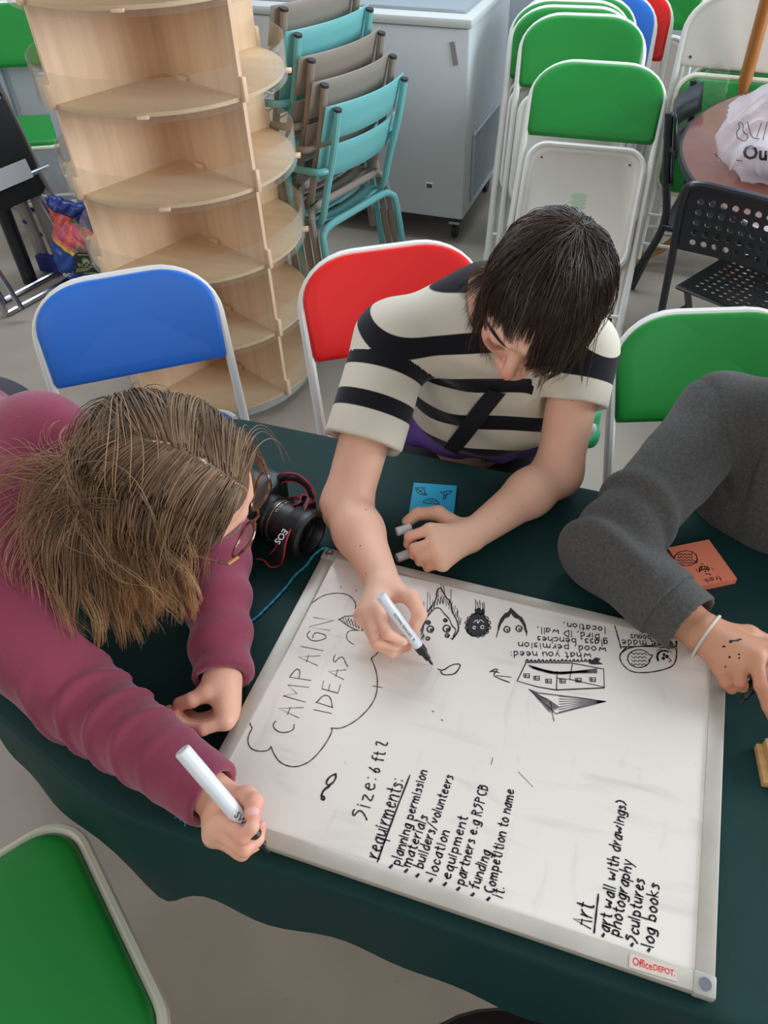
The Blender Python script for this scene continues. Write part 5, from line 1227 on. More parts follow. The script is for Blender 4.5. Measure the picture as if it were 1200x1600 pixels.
fR = [gz([(590,948,.806),(604,990,.800),(628,1001,.783),(645,995,.774)]), gz([(575,956,.798),(587,1002,.787),(614,1010,.772),(638,1006,.764)]), gz([(566,962,.788),(590,1008,.773),(612,1020,.760),(638,1011,.755)]), gz([(568,966,.777),(592,1010,.761),(610,1018,.753),(630,1013,.749)])]
tR = gz([(612,922,.790),(643,934,.797),(656,960,.792),(645,984,.777)])
fL = [gz([(672,828,.786),(640,838,.776),(638,850,.760),(652,852,.752)]), gz([(679,848,.784),(648,857,.772),(646,866,.758),(660,866,.750)]), gz([(686,866,.778),(657,869,.765),(656,877,.753),(668,876,.748)]), gz([(692,882,.765),(672,883,.755),(668,887,.747),(680,886,.743)])]
tL = gz([(712,812,.772),(684,802,.772),(652,803,.766),(637,815,.757)])
body += hand_prims(Rwr, Rel, fR, tR, .98)+hand_prims(Lwr, Lel, fL, tL, 1.04)
hl = lambda V: (V-(hc+o2)) @ RH
def scalp2(V):
    q = hl(V); s = np.where(q[:, 2] > .062+.0*q[:, 1], 1., 0)*(q[:, 1] < .075); s = np.maximum(s, (q[:, 2] > -.03)*(q[:, 1] < .01)*(np.abs(q[:, 0]) > .0)); return s*(np.linalg.norm(q, axis=1) < .14)
moles = [D(899, 622, 1.18), D(590, 742, 1.12), D(800, 797, 1.13), D(555, 845, 1.10), D(862, 790, 1.13), D(556, 892, 1.08), D(915, 622, 1.18)]
def molef(V):
    # small marks on the arm where the photograph shows them: nearest surface along the arm
    a = zero(V)
    for q in moles:
        q = A3(q)+o2; dmin = np.linalg.norm(V-q, axis=1); i = dmin.argmin(); a = np.maximum(a, near(V, V[i], .0014, .002))
    return a
def blush2(V):
    q = hl(V); a = np.zeros(len(V))
    for c, r, w in (((.036, .078, -.014), .020, .75), ((-.036, .078, -.014), .020, .75), ((0, .112, -.024), .014, .7)): a = np.maximum(a, w*np.exp(-(np.linalg.norm(q-A3(c), axis=1)/r)**2))
    for f in fR+fL: a = np.maximum(a, .45*np.exp(-(np.linalg.norm(V-(f[-1]+o2), axis=1)/.014)**2)); a = np.maximum(a, .3*np.exp(-(np.linalg.norm(V-(f[1]+o2), axis=1)/.012)**2))
    for e_ in (Rel, Lel): a = np.maximum(a, .2*np.exp(-(np.linalg.norm(V-(e_+o2), axis=1)/.05)**2))
    return a
def lips2(V):
    q = hl(V); return ((np.abs(q[:, 0]) < .021)*(q[:, 1] > .080)*(np.abs(q[:, 2]+.058) < .0085*(1-np.abs(q[:, 0])/.026))*(q[:, 1] < .12)).astype(float)
def nails(fs, o, V):
    a = zero(V)
    for f in fs:
        d_ = (f[-1]-f[-2]); d_ /= np.linalg.norm(d_); c = f[-1]+A3((0, 0, .006))+d_*.001; a = np.maximum(a, near(V, c+o, .0052, .002))
    return a
sk2 = skin_mat('fair_skin', (236, 188, 160), (224, 168, 142), (34, 26, 22))
b2 = sdf_mesh('body', shift(body, o2), .0026, sk2, p2, attrs=dict(scalp=scalp2, blush=blush2, mole=molef, lips=lips2, nail=lambda V: nails(fR+fL+[tR, tL], o2, V), inkmark=zero))
b2['label'] = 'fair skin with rosy cheeks, bare forearms'
# legs under the table, dark trousers
mtr = mat('dark_trousers', (52, 52, 60), .8, bump=(500, .3))
kn = [A3((-.02, .62, .50)), A3((.25, .60, .50))]
tr = [Cap(pel+A3((-.07, 0, .0)), pel+A3((.09, 0, 0)), .11, .11, .04)]
for s, k_ in zip((-.08, .10), kn): tr += [Cap(pel+A3((s, -.02, -.0)), k_, .085, .062, .04), Cap(k_, A3((k_[0], .72, .09)), .060, .042, .03, flat=True)]
sdf_mesh('trousers', shift(tr, o2), .007, mtr, p2)
msh = mat('dark_shoe', (30, 30, 34), .6)
for k_ in kn: sdf_mesh('shoe', shift([Cap(A3((k_[0], .73, .05)), A3((k_[0], .58, .032)), .042, .032, .02)], o2), .006, msh, p2)
# T-shirt
ax_t = nb-pel; Lt = np.linalg.norm(ax_t); ax_t /= Lt
def folds(P):
    q = P-o2; s = (q-pel) @ ax_t; x = q[..., 0]
    return .0075*np.sin(s*42+3.2*np.sin(x*13+1)+x*18)*np.exp(-((s-.20)/.16)**2)+.0022*np.sin(s*80+x*30)*np.exp(-((q[..., 0]-.16)/.2)**2)
sl = .66
Rse, Lse = Rsh+(Rel-Rsh)*.62, Lsh+(Lel-Lsh)*.42
shirt = [Cap(nb+A3((0, .0, -.03)), chest, .085, .128, .05), Cap(Rsh+A3((.01, .01, .0)), Lsh+A3((-.01, .01, .0)), .056, .056, .05), Cap(chest, pel+A3((.01, -.03, .155)), .125, .132, .06, flat=True), Ell(chest+A3((.0, -.05, -.02)), (.15, .10, .13), k=.05)]
shirt += [Cap(Rsh+A3((.02, .02, .005)), nb+A3((-.02, .02, .0)), .056, .058, .03), Cap(Lsh+A3((-.02, .02, .005)), nb+A3((.02, .02, .0)), .056, .058, .03)]
shirt += [Cap(Rsh, Rse, .060, .064, .03, flat=True), Cap(Lsh, Lse, .060, .060, .03, flat=True)]
shirt += [Cap(Rsh+(Rel-Rsh)*.45, Rsh+(Rel-Rsh)*.9, .050, .058, .004, sub=True), Cap(Lsh+(Lel-Lsh)*.3, Lsh+(Lel-Lsh)*.8, .049, .055, .004, sub=True)]
hcn = hc+RH @ A3((0, -.02, -.06)); shirt += [Cap(nb+A3((0, -.02, .0)), hcn+(hcn-nb)*.3, .052, .064, .008, sub=True)]
def sleeve_side(V):
    w = V-o2; dR = Cap(Rsh, Rse, .06, .06).d(w); dL = Cap(Lsh, Lse, .06, .06).d(w); dT = np.minimum(Cap(nb, chest, .085, .125).d(w), Cap(chest, pel, .125, .125).d(w)); dT = np.minimum(dT, Ell(chest+A3((.0, -.05, -.02)), (.165, .115, .14)).d(w)); return w, dR, dL, dT
def stripe(V):
    w, dR, dL, dT = sleeve_side(V); at2 = ax_t+A3((0, .55, 0)); at2 /= np.linalg.norm(at2); s = ((w-pel) @ at2)/.082+.22*np.sin(w[:, 0]*17+.6)-.30
    aR = (Rse-Rsh)/np.linalg.norm(Rse-Rsh); aL = (Lse-Lsh)/np.linalg.norm(Lse-Lsh)
    uR = (w-Rsh) @ aR; uL = (w-Lsh) @ aL; lR, lL = np.linalg.norm(Rse-Rsh), np.linalg.norm(Lse-Lsh)
    v = np.abs(((s) % 1)-.5)*2                    # 0 in the middle of a stripe
    body_ = .5+(.38-v)*1.1
    def slv(u, l, offs): return np.max([.5+(.0135-np.abs(u-c))*26 for c in offs], 0)
    sR = slv(uR, lR, (lR-.058, lR-.125)); sL = slv(uL, lL, (lL-.052, lL-.12))
    out = body_.copy(); mR = (dR < dT-.004)*(uR > .035); mL = (dL < dT-.004)*(uL > .03); out[mR] = sR[mR]; out[mL] = sL[mL]
    # black strap across the chest
    d0 = hl(V); A_, B_ = A3(D(742, 612, 1.16)), A3(D(672, 742, 1.16)); n_ = np.cross(B_-A_, A3(CC)-A_); n_ /= np.linalg.norm(n_)
    return out
mts = mat('cream_jersey', (216, 208, 190), .85, bump=(700, .25), spec=.2, sheen=.15); attr_mix(mts, 'stripe', (18, 18, 26), .48, .52)
ts = sdf_mesh('t_shirt', shift(shirt, o2), .0036, mts, p2, disp=folds, attrs=dict(stripe=stripe))
# bag strap lying across the chest
def ribbon_on(prims, pts, w, name, m, parent, o, lift=.002, disp=None, thick=.003, n=10):
    px = smooth_path([A3(p+(0,)) for p in pts], n); P = [on_surface(prims, p[0], p[1], disp=disp, off=o) for p in px]; P = [P[0]]+[(P[i-1]+P[i]*2+P[i+1])/4 for i in range(1, len(P)-1)]+[P[-1]]
    V = []
    for i, p in enumerate(P):
        e = 1e-3; g = A3([evalp(prims, (p+np.eye(3)[k]*e)[None])[0]-evalp(prims, (p-np.eye(3)[k]*e)[None])[0] for k in range(3)]); g /= np.linalg.norm(g)
        tn = P[min(i+1, len(P)-1)]-P[max(i-1, 0)]; tn /= np.linalg.norm(tn); b = np.cross(tn, g)
        V += [p+g*lift+b*w/2+o, p+g*(lift+thick)+b*w*.46+o, p+g*(lift+thick)-b*w*.46+o, p+g*lift-b*w/2+o]
    k = len(P); F_ = [(4*i+j, 4*i+j+1, 4*i+5+j, 4*i+4+j) for i in range(k-1) for j in range(3)]
    return MB().add(V, F_).build(name, m, parent, ang=50)
stv = [q for q in shirt if not q.sub]
ribbon_on(stv, [(778, 606), (752, 640), (724, 678), (702, 704)], .030, 'shoulder_strap', mat('black_strap', (20, 20, 26), .75, bump=(700, .3)), p2, o2, lift=.0045, thick=.004)
# jacket tied at the waist
mpu = mat('purple_fleece', (104, 72, 152), .85, bump=(260, .4)); mgr2 = mat('green_fabric', (28, 150, 96), .7, bump=(200, .3)); mpr = mat('patterned_fabric', (206, 204, 186), .7, vary=(30, .9), rgb2=(60, 60, 66))
wz = A3((0, 0, .0))
jk = []
ring_pts = [pel+A3((.172*math.cos(a), -.030+.146*math.sin(a), .150+.012*math.sin(3*a))) for a in np.linspace(0, 2*PI, 14)]
for a, b in zip(ring_pts, ring_pts[1:]): jk.append(Cap(a, b, .030, .030, .012))
jk += [Cap(pel+A3((.11, -.16, .18)), pel+A3((.19, -.06, .21)), .030, .034, .015), Cap(pel+A3((-.11, -.16, .18)), pel+A3((-.19, -.04, .18)), .030, .036, .015), Cap(pel+A3((.05, -.145, .165)), pel+A3((.03, -.17, .145)), .030, .026, .01), Cap(pel+A3((.18, -.04, .21)), pel+A3((.21, .05, .16)), .036, .04, .02)]
sdf_mesh('waist_jacket', shift(jk, o2), .005, mpu, p2, disp=lambda P: .004*np.sin(P[..., 0]*70+P[..., 2]*60)+.003*np.sin(P[..., 1]*90+P[..., 2]*40))
sdf_mesh('jacket_lining', shift([Cap(pel+A3((.175, -.135, .185)), pel+A3((.225, -.05, .15)), .024, .034, .01)], o2), .005, mpr, p2, disp=lambda P: .003*np.sin(P[..., 2]*120+P[..., 0]*80))
sdf_mesh('green_cuff', shift([Cap(pel+A3((.205, -.105, .185)), pel+A3((.24, -.03, .165)), .020, .026, .01), Cap(pel+A3((.205, -.12, .155)), pel+A3((.25, -.05, .13)), .018, .022, .01)], o2), .005, mgr2, p2, disp=lambda P: .002*np.sin(P[..., 2]*160))
# hair: short, shaggy, falling forward
mh2 = hair_mat('dark_brown_hair', (28, 21, 17), (92, 70, 54), rough=.36)
N2 = 7000
P_, q_ = scalp_points(hc+o2, RH, 1.0, N2, 5, lambda q: ((q[:, 2] > .25)*(q[:, 1] < .86) | ((q[:, 2] > -.62)*(q[:, 1] < .05)) | ((q[:, 2] > -.15)*(q[:, 1] < .28))), hp2)
wh = A3((-.10, -.55, .83)); rn0 = np.random.RandomState(11); fl = q_-wh+rn0.normal(0, .10, q_.shape); fl -= q_*np.sum(fl*q_, 1)[:, None]; fl /= np.linalg.norm(fl, axis=1)[:, None]+1e-6
dirs = (fl+q_*.12) @ RH.T; dirs /= np.linalg.norm(dirs, axis=1)[:, None]
rn = np.random.RandomState(2); front = (q_[:, 1] > .2)
lens = rn.uniform(.6, 1.0, N2)*np.where(front, .50, .90)
lens *= np.where((q_[:, 0] < -.18) & front, 1.45, np.where(front & (q_[:, 1] > .3), .50, 1))
hp2s = shift(hp2, o2); ns = shift([Cap(hc+RH @ A3((0, -.028, -.045)), nb, .054, .064, .03), Cap(Rsh, Lsh, .062, .062, .04)], o2)
strands('hair', P_, dirs, hp2s, mh2, p2, steps=15, step=.0115, grav=.10, layer=(.003, .013), rad=.00062, curl=.0025, curl_f=6, lens=lens, seed=4, extra=ns, stiff=.85, nclump=300, clump=.8)
# brows, lashes
bw = MB()
for q in (-1, 1):
    for i in range(26):
        t = i/25; a = hc+RH @ A3((q*(.013+.034*t), .0955-.020*t*t, .025+.006*math.sin(PI*t*.8))); bw.tube([a+o2, a+o2+RH @ A3((q*.006, .0005, .0015)), a+o2+RH @ A3((q*.011, -.002, .0005))], [.0006, .0005, .0002], 4)
tag(bw.build('eyebrows', mh2, p2), kind='stuff'); bw = MB()
for q in (-1, 1):
    for i in range(16):
        t = i/15; a = hc+RH @ A3((q*(.019+.026*t), .0885-.006*abs(t-.5)*2, .0005-.001*math.sin(PI*t))); bw.tube([a+o2, a+o2+RH @ A3((q*.001*(t-.3), .005, -.0015)), a+o2+RH @ A3((q*.004*(t-.3), .008, -.001))], [.00045, .0004, .0002], 4)
tag(bw.build('eyelashes', M['ink'], p2), kind='stuff')
# ============================================================ person in the maroon jumper
h1 = A3(D(262, 748, .92)); _r, _u, _b = RC[:, 0], RC[:, 1], RC[:, 2]; f1_ = .76*_r-.38*_u-.50*_b; u1 = -.1*_r+.35*_u+.9*_b; RH1 = frame(f1_, u1)
Ls1, Rs1 = A3(D(62, 690, 1.02)), A3(D(-12, 945, .93)); Re1, Le1 = A3(G(118, 1084, .785)), A3(G(338, 845, .785)); Rw1, Lw1 = A3(G(352, 1256, .778)), A3(G(347, 1058, .765))
nb1 = A3(D(62, 840, .99)); ch1 = A3((-.43, .30, .88)); pe1 = A3((-.66, .42, .80))
p1 = thing('person', 'person with long light brown hair and glasses in a maroon jumper, leaning over the table', 'person', (pe1[0], pe1[1], 0)); o1 = -A3(p1.location)
hp1 = head_prims(h1, RH1, 1.0); body = list(hp1)+[Cap(h1+RH1 @ A3((0, -.030, -.050)), nb1, .042, .048, .03), Cap(nb1, ch1, .045, .09, .05), Cap(Rs1, Ls1, .038, .038, .05), Cap(ch1, pe1, .10, .11, .06)]
body += arm_prims(Rs1, Re1, Rw1, (.040, .034, .032, .024))+arm_prims(Ls1, Le1, Lw1, (.040, .034, .032, .024))
fR1 = [gz([(349,1280,.798),(378,1309,.806),(394,1293,.815),(399,1273,.811)]), gz([(338,1292,.790),(381,1328,.785),(402,1312,.780),(409,1290,.776)]), gz([(334,1303,.776),(378,1334,.762),(398,1320,.752),(406,1304,.748)]), gz([(334,1308,.762),(372,1333,.750),(390,1324,.744),(398,1310,.742)])]
tR1 = gz([(362,1248,.792),(384,1245,.802),(397,1254,.810),(394,1271,.812)])
fL1 = [gz([(352,1128,.765),(316,1140,.768),(284,1134,.764),(264,1108,.756)]), gz([(358,1118,.757),(322,1134,.756),(290,1130,.752),(276,1110,.748)]), gz([(360,1106,.750),(330,1126,.746),(300,1128,.743),(286,1116,.742)]), gz([(358,1094,.745),(334,1116,.741),(310,1122,.740),(298,1114,.740)])]
tL1 = gz([(345,1072,.768),(322,1082,.772),(300,1094,.770),(281,1100,.764)])
body += hand_prims(Rw1, Re1, fR1, tR1, 1.0)+hand_prims(Lw1, Le1, fL1, tL1, 1.0)
hl1 = lambda V: (V-(h1+o1)) @ RH1
def scalp1(V):
    q = hl1(V); s = (q[:, 2] > .068)*(q[:, 1] < .08)*1.; s = np.maximum(s, (q[:, 2] > -.03)*(q[:, 1] < .0)*1.); part = np.clip((.0018-np.abs(q[:, 0]-.004*np.sin(q[:, 1]*60)))/.002, 0, 1)*(q[:, 2] > .04); return s*(1-part)*(np.linalg.norm(q, axis=1) < .14)
def blush1(V):
    q = hl1(V); a = np.zeros(len(V))
    for c, r, w in (((.036, .078, -.014), .022, .5), ((-.036, .078, -.014), .022, .5), ((0, .112, -.024), .012, .4)): a = np.maximum(a, w*np.exp(-(np.linalg.norm(q-A3(c), axis=1)/r)**2))
    for f in fR1+fL1+[tL1, tR1]: a = np.maximum(a, .55*np.exp(-(np.linalg.norm(V-(f[-1]+o1), axis=1)/.015)**2)); a = np.maximum(a, .35*np.exp(-(np.linalg.norm(V-(f[1]+o1), axis=1)/.013)**2))
    return a
sk1 = skin_mat('warm_fair_skin', (234, 180, 152), (220, 160, 134), (112, 86, 64))
sdf_mesh('body', shift(body, o1), .0027, sk1, p1, attrs=dict(scalp=scalp1, blush=blush1, mole=zero, lips=lambda V: ((np.abs(hl1(V)[:, 0]) < .021)*(hl1(V)[:, 1] > .080)*(np.abs(hl1(V)[:, 2]+.058) < .008)*(hl1(V)[:, 1] < .12)).astype(float), nail=lambda V: nails(fR1+[tR1], o1, V), inkmark=zero))
mmr = mat('maroon_jumper_knit', (142, 62, 84), .9, vary=(11, .4), rgb2=(122, 50, 70), sheen=.25, spec=.15, bump=(420, .4, (1, 1, 1)))
def cuffpt(e, w, f): return e+(w-e)*f
jm = [Cap(nb1+A3((-.02, 0, -.02)), ch1, .085, .12, .05), Cap(Rs1, Ls1, .056, .060, .06), Cap(ch1, pe1, .12, .13, .06),
 Cap(Rs1, Re1, .062, .052, .03), Cap(Re1, cuffpt(Re1, Rw1, .93), .053, .040, .02, flat=True), Cap(Ls1, Le1, .060, .050, .03), Cap(Le1, cuffpt(Le1, Lw1, 1.0), .050, .040, .02, flat=True),
 Cap(cuffpt(Re1, Rw1, .80), cuffpt(Re1, Rw1, 1.2), .029, .030, .003, sub=True), Cap(cuffpt(Le1, Lw1, .85), cuffpt(Le1, Lw1, 1.2), .029, .031, .003, sub=True),
 Cap(nb1+(h1-nb1)*.42, h1+RH1 @ A3((0, -.02, -.08)), .050, .060, .010, sub=True)]
def wr1(P):
    q = P-o1; a = (Rw1-Re1)/np.linalg.norm(Rw1-Re1); u = (q-Re1) @ a; rad = q-Re1-u[..., None]*a; th = np.arctan2(rad[..., 2], rad @ np.cross(a, A3((0, 0, 1))))
    w = np.exp(-((u-.06)/.10)**2)*(np.linalg.norm(rad, axis=-1) < .09)
    s = np.maximum(0, np.sin(u*150+1.8*np.sin(th*1.5)+th*1.1))**2
    b = (Lw1-Le1)/np.linalg.norm(Lw1-Le1); v = (q-Le1) @ b; r2 = np.linalg.norm(q-Le1-v[..., None]*b, axis=-1)
    return .0062*s*w+.003*np.sin(v*90+q[..., 0]*30)*(r2 < .08)*(np.abs(v-.1) < .14)+.004*np.sin(q[..., 1]*38+q[..., 2]*30)*np.exp(-(np.linalg.norm(q-Rs1, axis=-1)/.16)**2)
sdf_mesh('jumper', shift(jm, o1), .0040, mmr, p1, disp=wr1)
kn = [A3((-.62, .33, .46)), A3((-.62, .53, .46))]; tr = [Cap(pe1+A3((0, -.07, -.02)), pe1+A3((0, .07, -.02)), .105, .105, .04)]
for s, k_ in zip((-.08, .08), kn): tr += [Cap(pe1+A3((0, s, -.03)), k_, .088, .060, .04), Cap(k_, A3((k_[0]-.06, k_[1], .09)), .060, .042, .03, flat=True)]
sdf_mesh('trousers', shift(tr, o1), .007, mtr, p1)
for k_ in kn: sdf_mesh('shoe', shift([Cap(A3((k_[0]-.07, k_[1], .05)), A3((k_[0]+.08, k_[1], .032)), .042, .032, .02)], o1), .006, msh, p1)
# hair: long, parted in the middle, wavy with lighter ends
mh1 = hair_mat('light_brown_hair', (98, 74, 54), (166, 134, 102), (204, 158, 108), rough=.45)
N1 = 8500
P_, q_ = scalp_points(h1+o1, RH1, 1.0, N1, 8, lambda q: (((q[:, 2] > .35)*(q[:, 1] < .82)) | ((q[:, 2] > -.55)*(q[:, 1] < .0)) | ((q[:, 2] > -.1)*(q[:, 1] < .2)))*(np.abs(q[:, 0]) > .004), hp1)
Pe, qe = scalp_points(h1+o1, RH1, 1.0, 1500, 18, lambda q: (q[:, 2] > .2)*(q[:, 1] < .80)*(np.abs(q[:, 0]) > .004)*(np.abs(q[:, 0]) < .16), hp1)
P_ = np.concatenate([P_, Pe]); q_ = np.concatenate([q_, qe])
sd = np.sign(q_[:, 0]); back = np.clip(-q_[:, 1], 0, 1)
fl = np.stack([sd*(1.0-.4*back), np.where(q_[:, 1] > .1, -.85, -.40)-.5*back, -.35*np.ones(len(q_))], 1); fl -= q_*np.sum(fl*q_, 1)[:, None]; fl /= np.linalg.norm(fl, axis=1)[:, None]
dirs = (fl+q_*.05) @ RH1.T; dirs /= np.linalg.norm(dirs, axis=1)[:, None]
rn = np.random.RandomState(3); lens = rn.uniform(.70, 1.0, len(P_))*np.where((q_[:, 1] > .25) & (q_[:, 0] < 0), .60, np.where((q_[:, 1] > .0) & (q_[:, 0] > 0), .46, 1))
ex1 = shift([Cap(h1+RH1 @ A3((0, -.028, -.045)), nb1, .052, .062, .03), Cap(Rs1, Ls1, .066, .066, .05), Cap(nb1, ch1, .095, .12, .05)], o1)
strands('hair', P_, dirs, shift(hp1, o1), mh1, p1, steps=20, step=.0155, grav=.17, hugf=.42, layer=(.003, .015), rad=.00065, curl=.010, curl_f=10, lens=lens, seed=9, extra=ex1, jit=.007, stiff=.82, nclump=300, clump=.7)
# glasses
mgl = mat('tortoiseshell_frame', (74, 34, 24), .25, vary=(120, .7), rgb2=(150, 96, 46), coat=.5)
T1 = lambda x, y, z: h1+o1+RH1 @ A3((x, y, z))
mb = MB()
for q in (-1, 1):
    mb.tube([T1(q*.033+.0255*math.cos(a), .116-.006*abs(math.cos(a))*(1 if q*math.cos(a) > 0 else 0), .004+.021*math.sin(a)) for a in np.linspace(0, 2*PI, 25)[:-1]], .0019, 6, closed=True)
    mb.tube([T1(q*.058, .110, .012), T1(q*.072, .100, .012), T1(q*.078, .05, .010), T1(q*.080, .0, .008), T1(q*.079, -.02, -.006)], .0018, 6)
mb.tube([T1(-.009, .116, .010), T1(0, .119, .013), T1(.009, .116, .010)], .0018, 6); gl_ = mb.build('glasses', mgl, p1)
mb = MB()
for q in (-1, 1): mb.add([T1(q*.033+.0248*math.cos(a), .1155, .004+.0203*math.sin(a)) for a in np.linspace(0, 2*PI, 25)[:-1]], [tuple(range(24))])
mb.build('lens', M['acrylic'], gl_, smooth=False)
MB().tube([T1(.059, .1105, .012), T1(.072, .101, .012)], .0024, 8).build('hinge', mat('brass_hinge', (220, 180, 110), .3, metal=.8), gl_)
bw = MB()
for q in (-1, 1):
    for i in range(24):
        t = i/23; a = T1(q*(.013+.034*t), .0955-.020*t*t, .025+.006*math.sin(PI*t*.8)); bw.tube([a, a+RH1 @ A3((q*.006, .0005, .0015)), a+RH1 @ A3((q*.011, -.002, .0005))], [.0006, .0005, .0002], 4)
tag(bw.build('eyebrows', mh1, p1), kind='stuff')
# ============================================================ person in the grey sweatshirt
Rs3, Re3, Rw3 = A3(D(1128, 652, 1.20)), A3(G(942, 862, .785)), A3(G(1092, 985, .775))
Ls3 = Rs3+A3((.33, .03, .0)); nb3 = (Rs3+Ls3)/2+A3((0, .0, .06)); h3 = nb3+A3((.03, -.10, .13)); ch3 = (Rs3+Ls3)/2+A3((.0, .04, -.13)); pe3 = A3((.76, 1.02, .53))
Le3, Lw3 = A3((1.00, .55, .785)), A3((.86, .36, .775))
p3 = thing('person', 'person in a charcoal grey sweatshirt at the right edge, hand holding a marker', 'person', (pe3[0], pe3[1], 0)); o3p = -A3(p3.location)
R3 = frame((-.10, -.85, -.50), (0, -.4, .9)); hp3 = head_prims(h3, R3, 1.0)
body = list(hp3)+[Cap(h3+R3 @ A3((0, -.028, -.045)), nb3, .050, .056, .03), Cap(nb3, ch3, .06, .11, .05), Cap(Rs3, Ls3, .044, .044, .05), Cap(ch3, pe3, .10, .11, .06)]
body += arm_prims(Rs3, Re3, Rw3, (.044, .038, .036, .027))+arm_prims(Ls3, Le3, Lw3)
fR3 = [gz([(1206,1018,.806),(1228,1062,.802),(1232,1090,.780),(1226,1106,.764)]), gz([(1181,1026,.806),(1190,1072,.792),(1201,1104,.772),(1210,1128,.755)]), gz([(1154,1040,.794),(1156,1064,.782),(1162,1073,.764),(1168,1067,.752)]), gz([(1126,1042,.778),(1134,1066,.768),(1143,1076,.758),(1146,1068,.752)])]
tR3 = gz([(1118,988,.778),(1170,992,.785),(1210,1010,.775),(1226,1030,.765)])
fL3 = [[Lw3+A3((dx-.02, -.07, .005)), Lw3+A3((dx-.035, -.11, .0)), Lw3+A3((dx-.04, -.13, -.012)), Lw3+A3((dx-.04, -.14, -.020))] for dx in (.0, .018, .036, .052)]; tL3 = [Lw3+A3((-.015, -.02, 0)), Lw3+A3((-.04, -.045, -.0)), Lw3+A3((-.055, -.075, -.010)), Lw3+A3((-.055, -.095, -.016))]
body += hand_prims(Rw3, Re3, fR3, tR3, 1.12)+hand_prims(Lw3, Le3, fL3, tL3)
marks = [((1142,1002), .0030), ((1147,1001), .0015), ((1131,1010), .0022), ((1140,1026), .0022), ((1133,1042), .0014), ((1154,1022), .0022), ((1155,1028), .0018), ((1104,1038), .0016), ((1117,1057), .0016), ((1120,1060), .0014), ((1157,998), .0022), ((1152,1000), .0024)]
bs3 = [q for q in body if not q.sub]
mk_pts = [(on_surface(bs3, *p, d0=.8), r) for p, r in marks]
def ink3(V):
    a = zero(V)
    for p, r in mk_pts: a = np.maximum(a, near(V, p+o3p, r, .0012))
    return a
def blush3(V):
    a = zero(V)
    for f in fR3: a = np.maximum(a, .5*np.exp(-(np.linalg.norm(V-(f[-1]+o3p), axis=1)/.016)**2)); a = np.maximum(a, .3*np.exp(-(np.linalg.norm(V-(f[1]+o3p), axis=1)/.013)**2))
    return a
sk3 = skin_mat('tanned_fair_skin', (206, 150, 118), (190, 132, 102), (48, 36, 28))
def scalp3(V):
    q = (V-(h3+o3p)) @ R3; return ((q[:, 2] > .05)*(q[:, 1] < .08)+((q[:, 2] > -.03)*(q[:, 1] < 0)) > 0).astype(float)*(np.linalg.norm(q, axis=1) < .14)
sdf_mesh('body', shift(body, o3p), .0027, sk3, p3, attrs=dict(scalp=scalp3, blush=blush3, mole=zero, lips=zero, nail=lambda V: nails(fR3[3:], o3p, V), inkmark=ink3))
mgy = mat('charcoal_marl_sweatshirt', (90, 89, 86), .92, vary=(240, .7), rgb2=(68, 67, 65), sheen=.12, spec=.12, bump=(380, .35))
sw = [Cap(nb3+A3((0, .0, -.03)), ch3, .09, .135, .05), Cap(Rs3, Ls3, .062, .062, .06), Cap(ch3, pe3+A3((0, -.0, .06)), .14, .145, .06), Ell(ch3+A3((-.01, -.06, -.02)), (.17, .11, .13), k=.05),
 Cap(Rs3, Re3, .066, .055, .03), Cap(Re3, cuffpt(Re3, Rw3, .70), .056, .054, .025, flat=True), Cap(Ls3, Le3, .066, .058, .03), Cap(Le3, cuffpt(Le3, Lw3, .93), .056, .044, .02, flat=True),
 Cap(cuffpt(Le3, Lw3, .82), cuffpt(Le3, Lw3, 1.2), .038, .040, .003, sub=True), Cap(nb3+A3((0, -.01, .02)), nb3+A3((.0, -.03, .10)), .062, .075, .01, sub=True)]
def wr3(P):
    q = P-o3p; a = (Re3-Rs3)/np.linalg.norm(Re3-Rs3); u = (q-Rs3) @ a; rad = q-Rs3-u[..., None]*a; rr = np.linalg.norm(rad, axis=-1); th = np.arctan2(rad[..., 2], rad @ np.cross(a, A3((0, 0, 1))))
    w = np.exp(-((u-.22)/.08)**2)*(rr < .11); s = np.maximum(0, np.sin(u*62+1.6*np.sin(th)+.8))**2
    dE = np.linalg.norm(q-Re3, axis=-1); s2 = np.sin(q[..., 1]*95+q[..., 0]*40)
    seam = -.0035*np.exp(-((((q-Rs3) @ A3((.55, .25, .15)))+.012)/.0035)**2)*(np.linalg.norm(q-Rs3, axis=-1) < .13)
    return .010*s*w+.006*s2*np.exp(-((dE-.03)/.06)**2)+seam+.004*np.sin(q[..., 0]*45+q[..., 2]*14)*(q[..., 0] > Rs3[0]+.06)
sdf_mesh('sweatshirt', shift(sw, o3p), .0042, mgy, p3, disp=wr3)
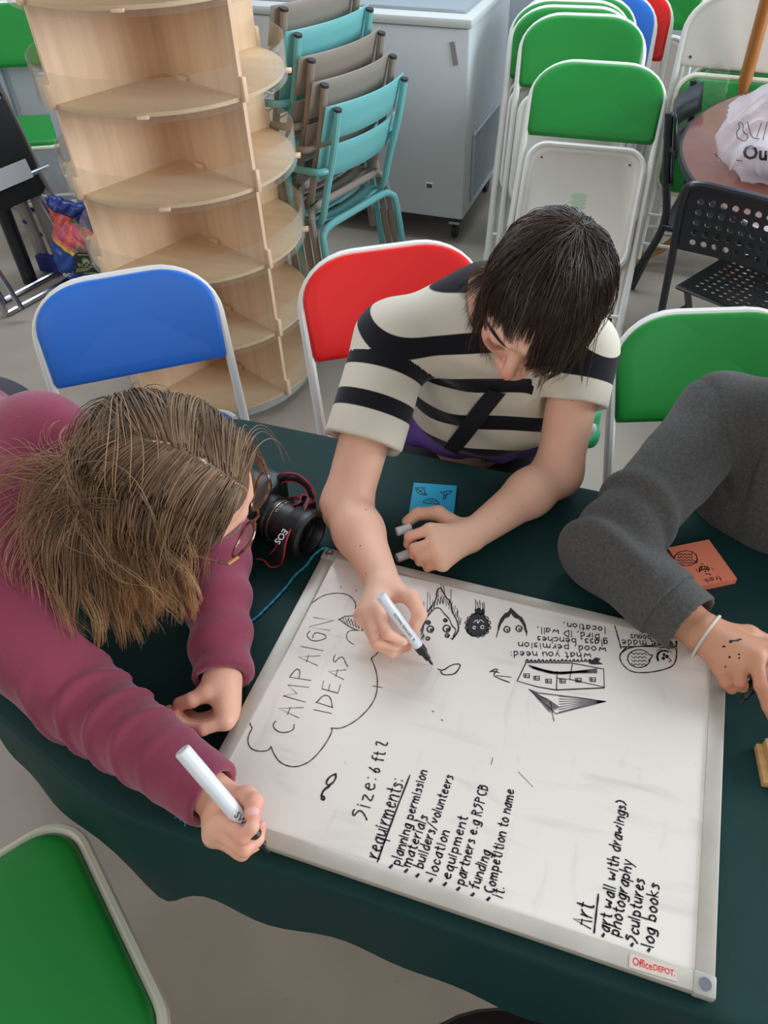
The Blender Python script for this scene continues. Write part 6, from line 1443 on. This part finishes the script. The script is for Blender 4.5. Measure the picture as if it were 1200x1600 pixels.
sdf_mesh('cuff', shift([Cap(cuffpt(Re3, Rw3, .55), cuffpt(Re3, Rw3, .93), .0505, .0475, .004, flat=True), Cap(cuffpt(Re3, Rw3, .80), cuffpt(Re3, Rw3, 1.2), .040, .044, .003, sub=True)], o3p), .0035, mgy, p3)
mb = MB(); a3 = cuffpt(Re3, Rw3, 1.02); ax3 = (Rw3-Re3)/np.linalg.norm(Rw3-Re3); rx = np.cross(ax3, A3((0, 0, 1))); rx /= np.linalg.norm(rx); rz_ = np.cross(rx, ax3)
wrp = A3(on_surface(bs3, 1102, 981, d0=.8)); cb3 = Rw3+ax3*.012
mb.tube([cb3+o3p+rx*.0335*math.cos(a)+rz_*.0300*math.sin(a)+ax3*.006*math.cos(a) for a in np.linspace(0, 2*PI, 33)[:-1]], .0022, 8, closed=True); mb.build('wrist_band', mat('white_hair_tie', (206, 200, 188), .6), p3)
kn = [A3((.68, .62, .50)), A3((.90, .62, .50))]; tr = [Cap(pe3+A3((-.08, 0, 0)), pe3+A3((.08, 0, 0)), .11, .11, .04)]
for s, k_ in zip((-.09, .09), kn): tr += [Cap(pe3+A3((s, -.02, 0)), k_, .085, .062, .04), Cap(k_, A3((k_[0], .72, .09)), .060, .042, .03, flat=True)]
sdf_mesh('trousers', shift(tr, o3p), .008, mtr, p3)
for k_ in kn: sdf_mesh('shoe', shift([Cap(A3((k_[0], .73, .05)), A3((k_[0], .58, .032)), .042, .032, .02)], o3p), .006, msh, p3)
P_, q_ = scalp_points(h3+o3p, R3, 1.0, 2200, 12, lambda q: (((q[:, 2] > .35)*(q[:, 1] < .82)) | ((q[:, 2] > -.5)*(q[:, 1] < .0))), hp3)
fl = np.stack([np.sign(q_[:, 0])*.8, -.4+0*q_[:, 0], -.4+0*q_[:, 0]], 1); fl -= q_*np.sum(fl*q_, 1)[:, None]; fl /= np.linalg.norm(fl, axis=1)[:, None]; dirs = (fl+q_*.25) @ R3.T
strands('hair', P_, dirs, shift(hp3, o3p), hair_mat('brown_hair', (38, 28, 22), (84, 64, 48)), p3, steps=18, step=.011, grav=.09, layer=(.004, .018), rad=.0012, seed=5, stiff=.85, nclump=100)
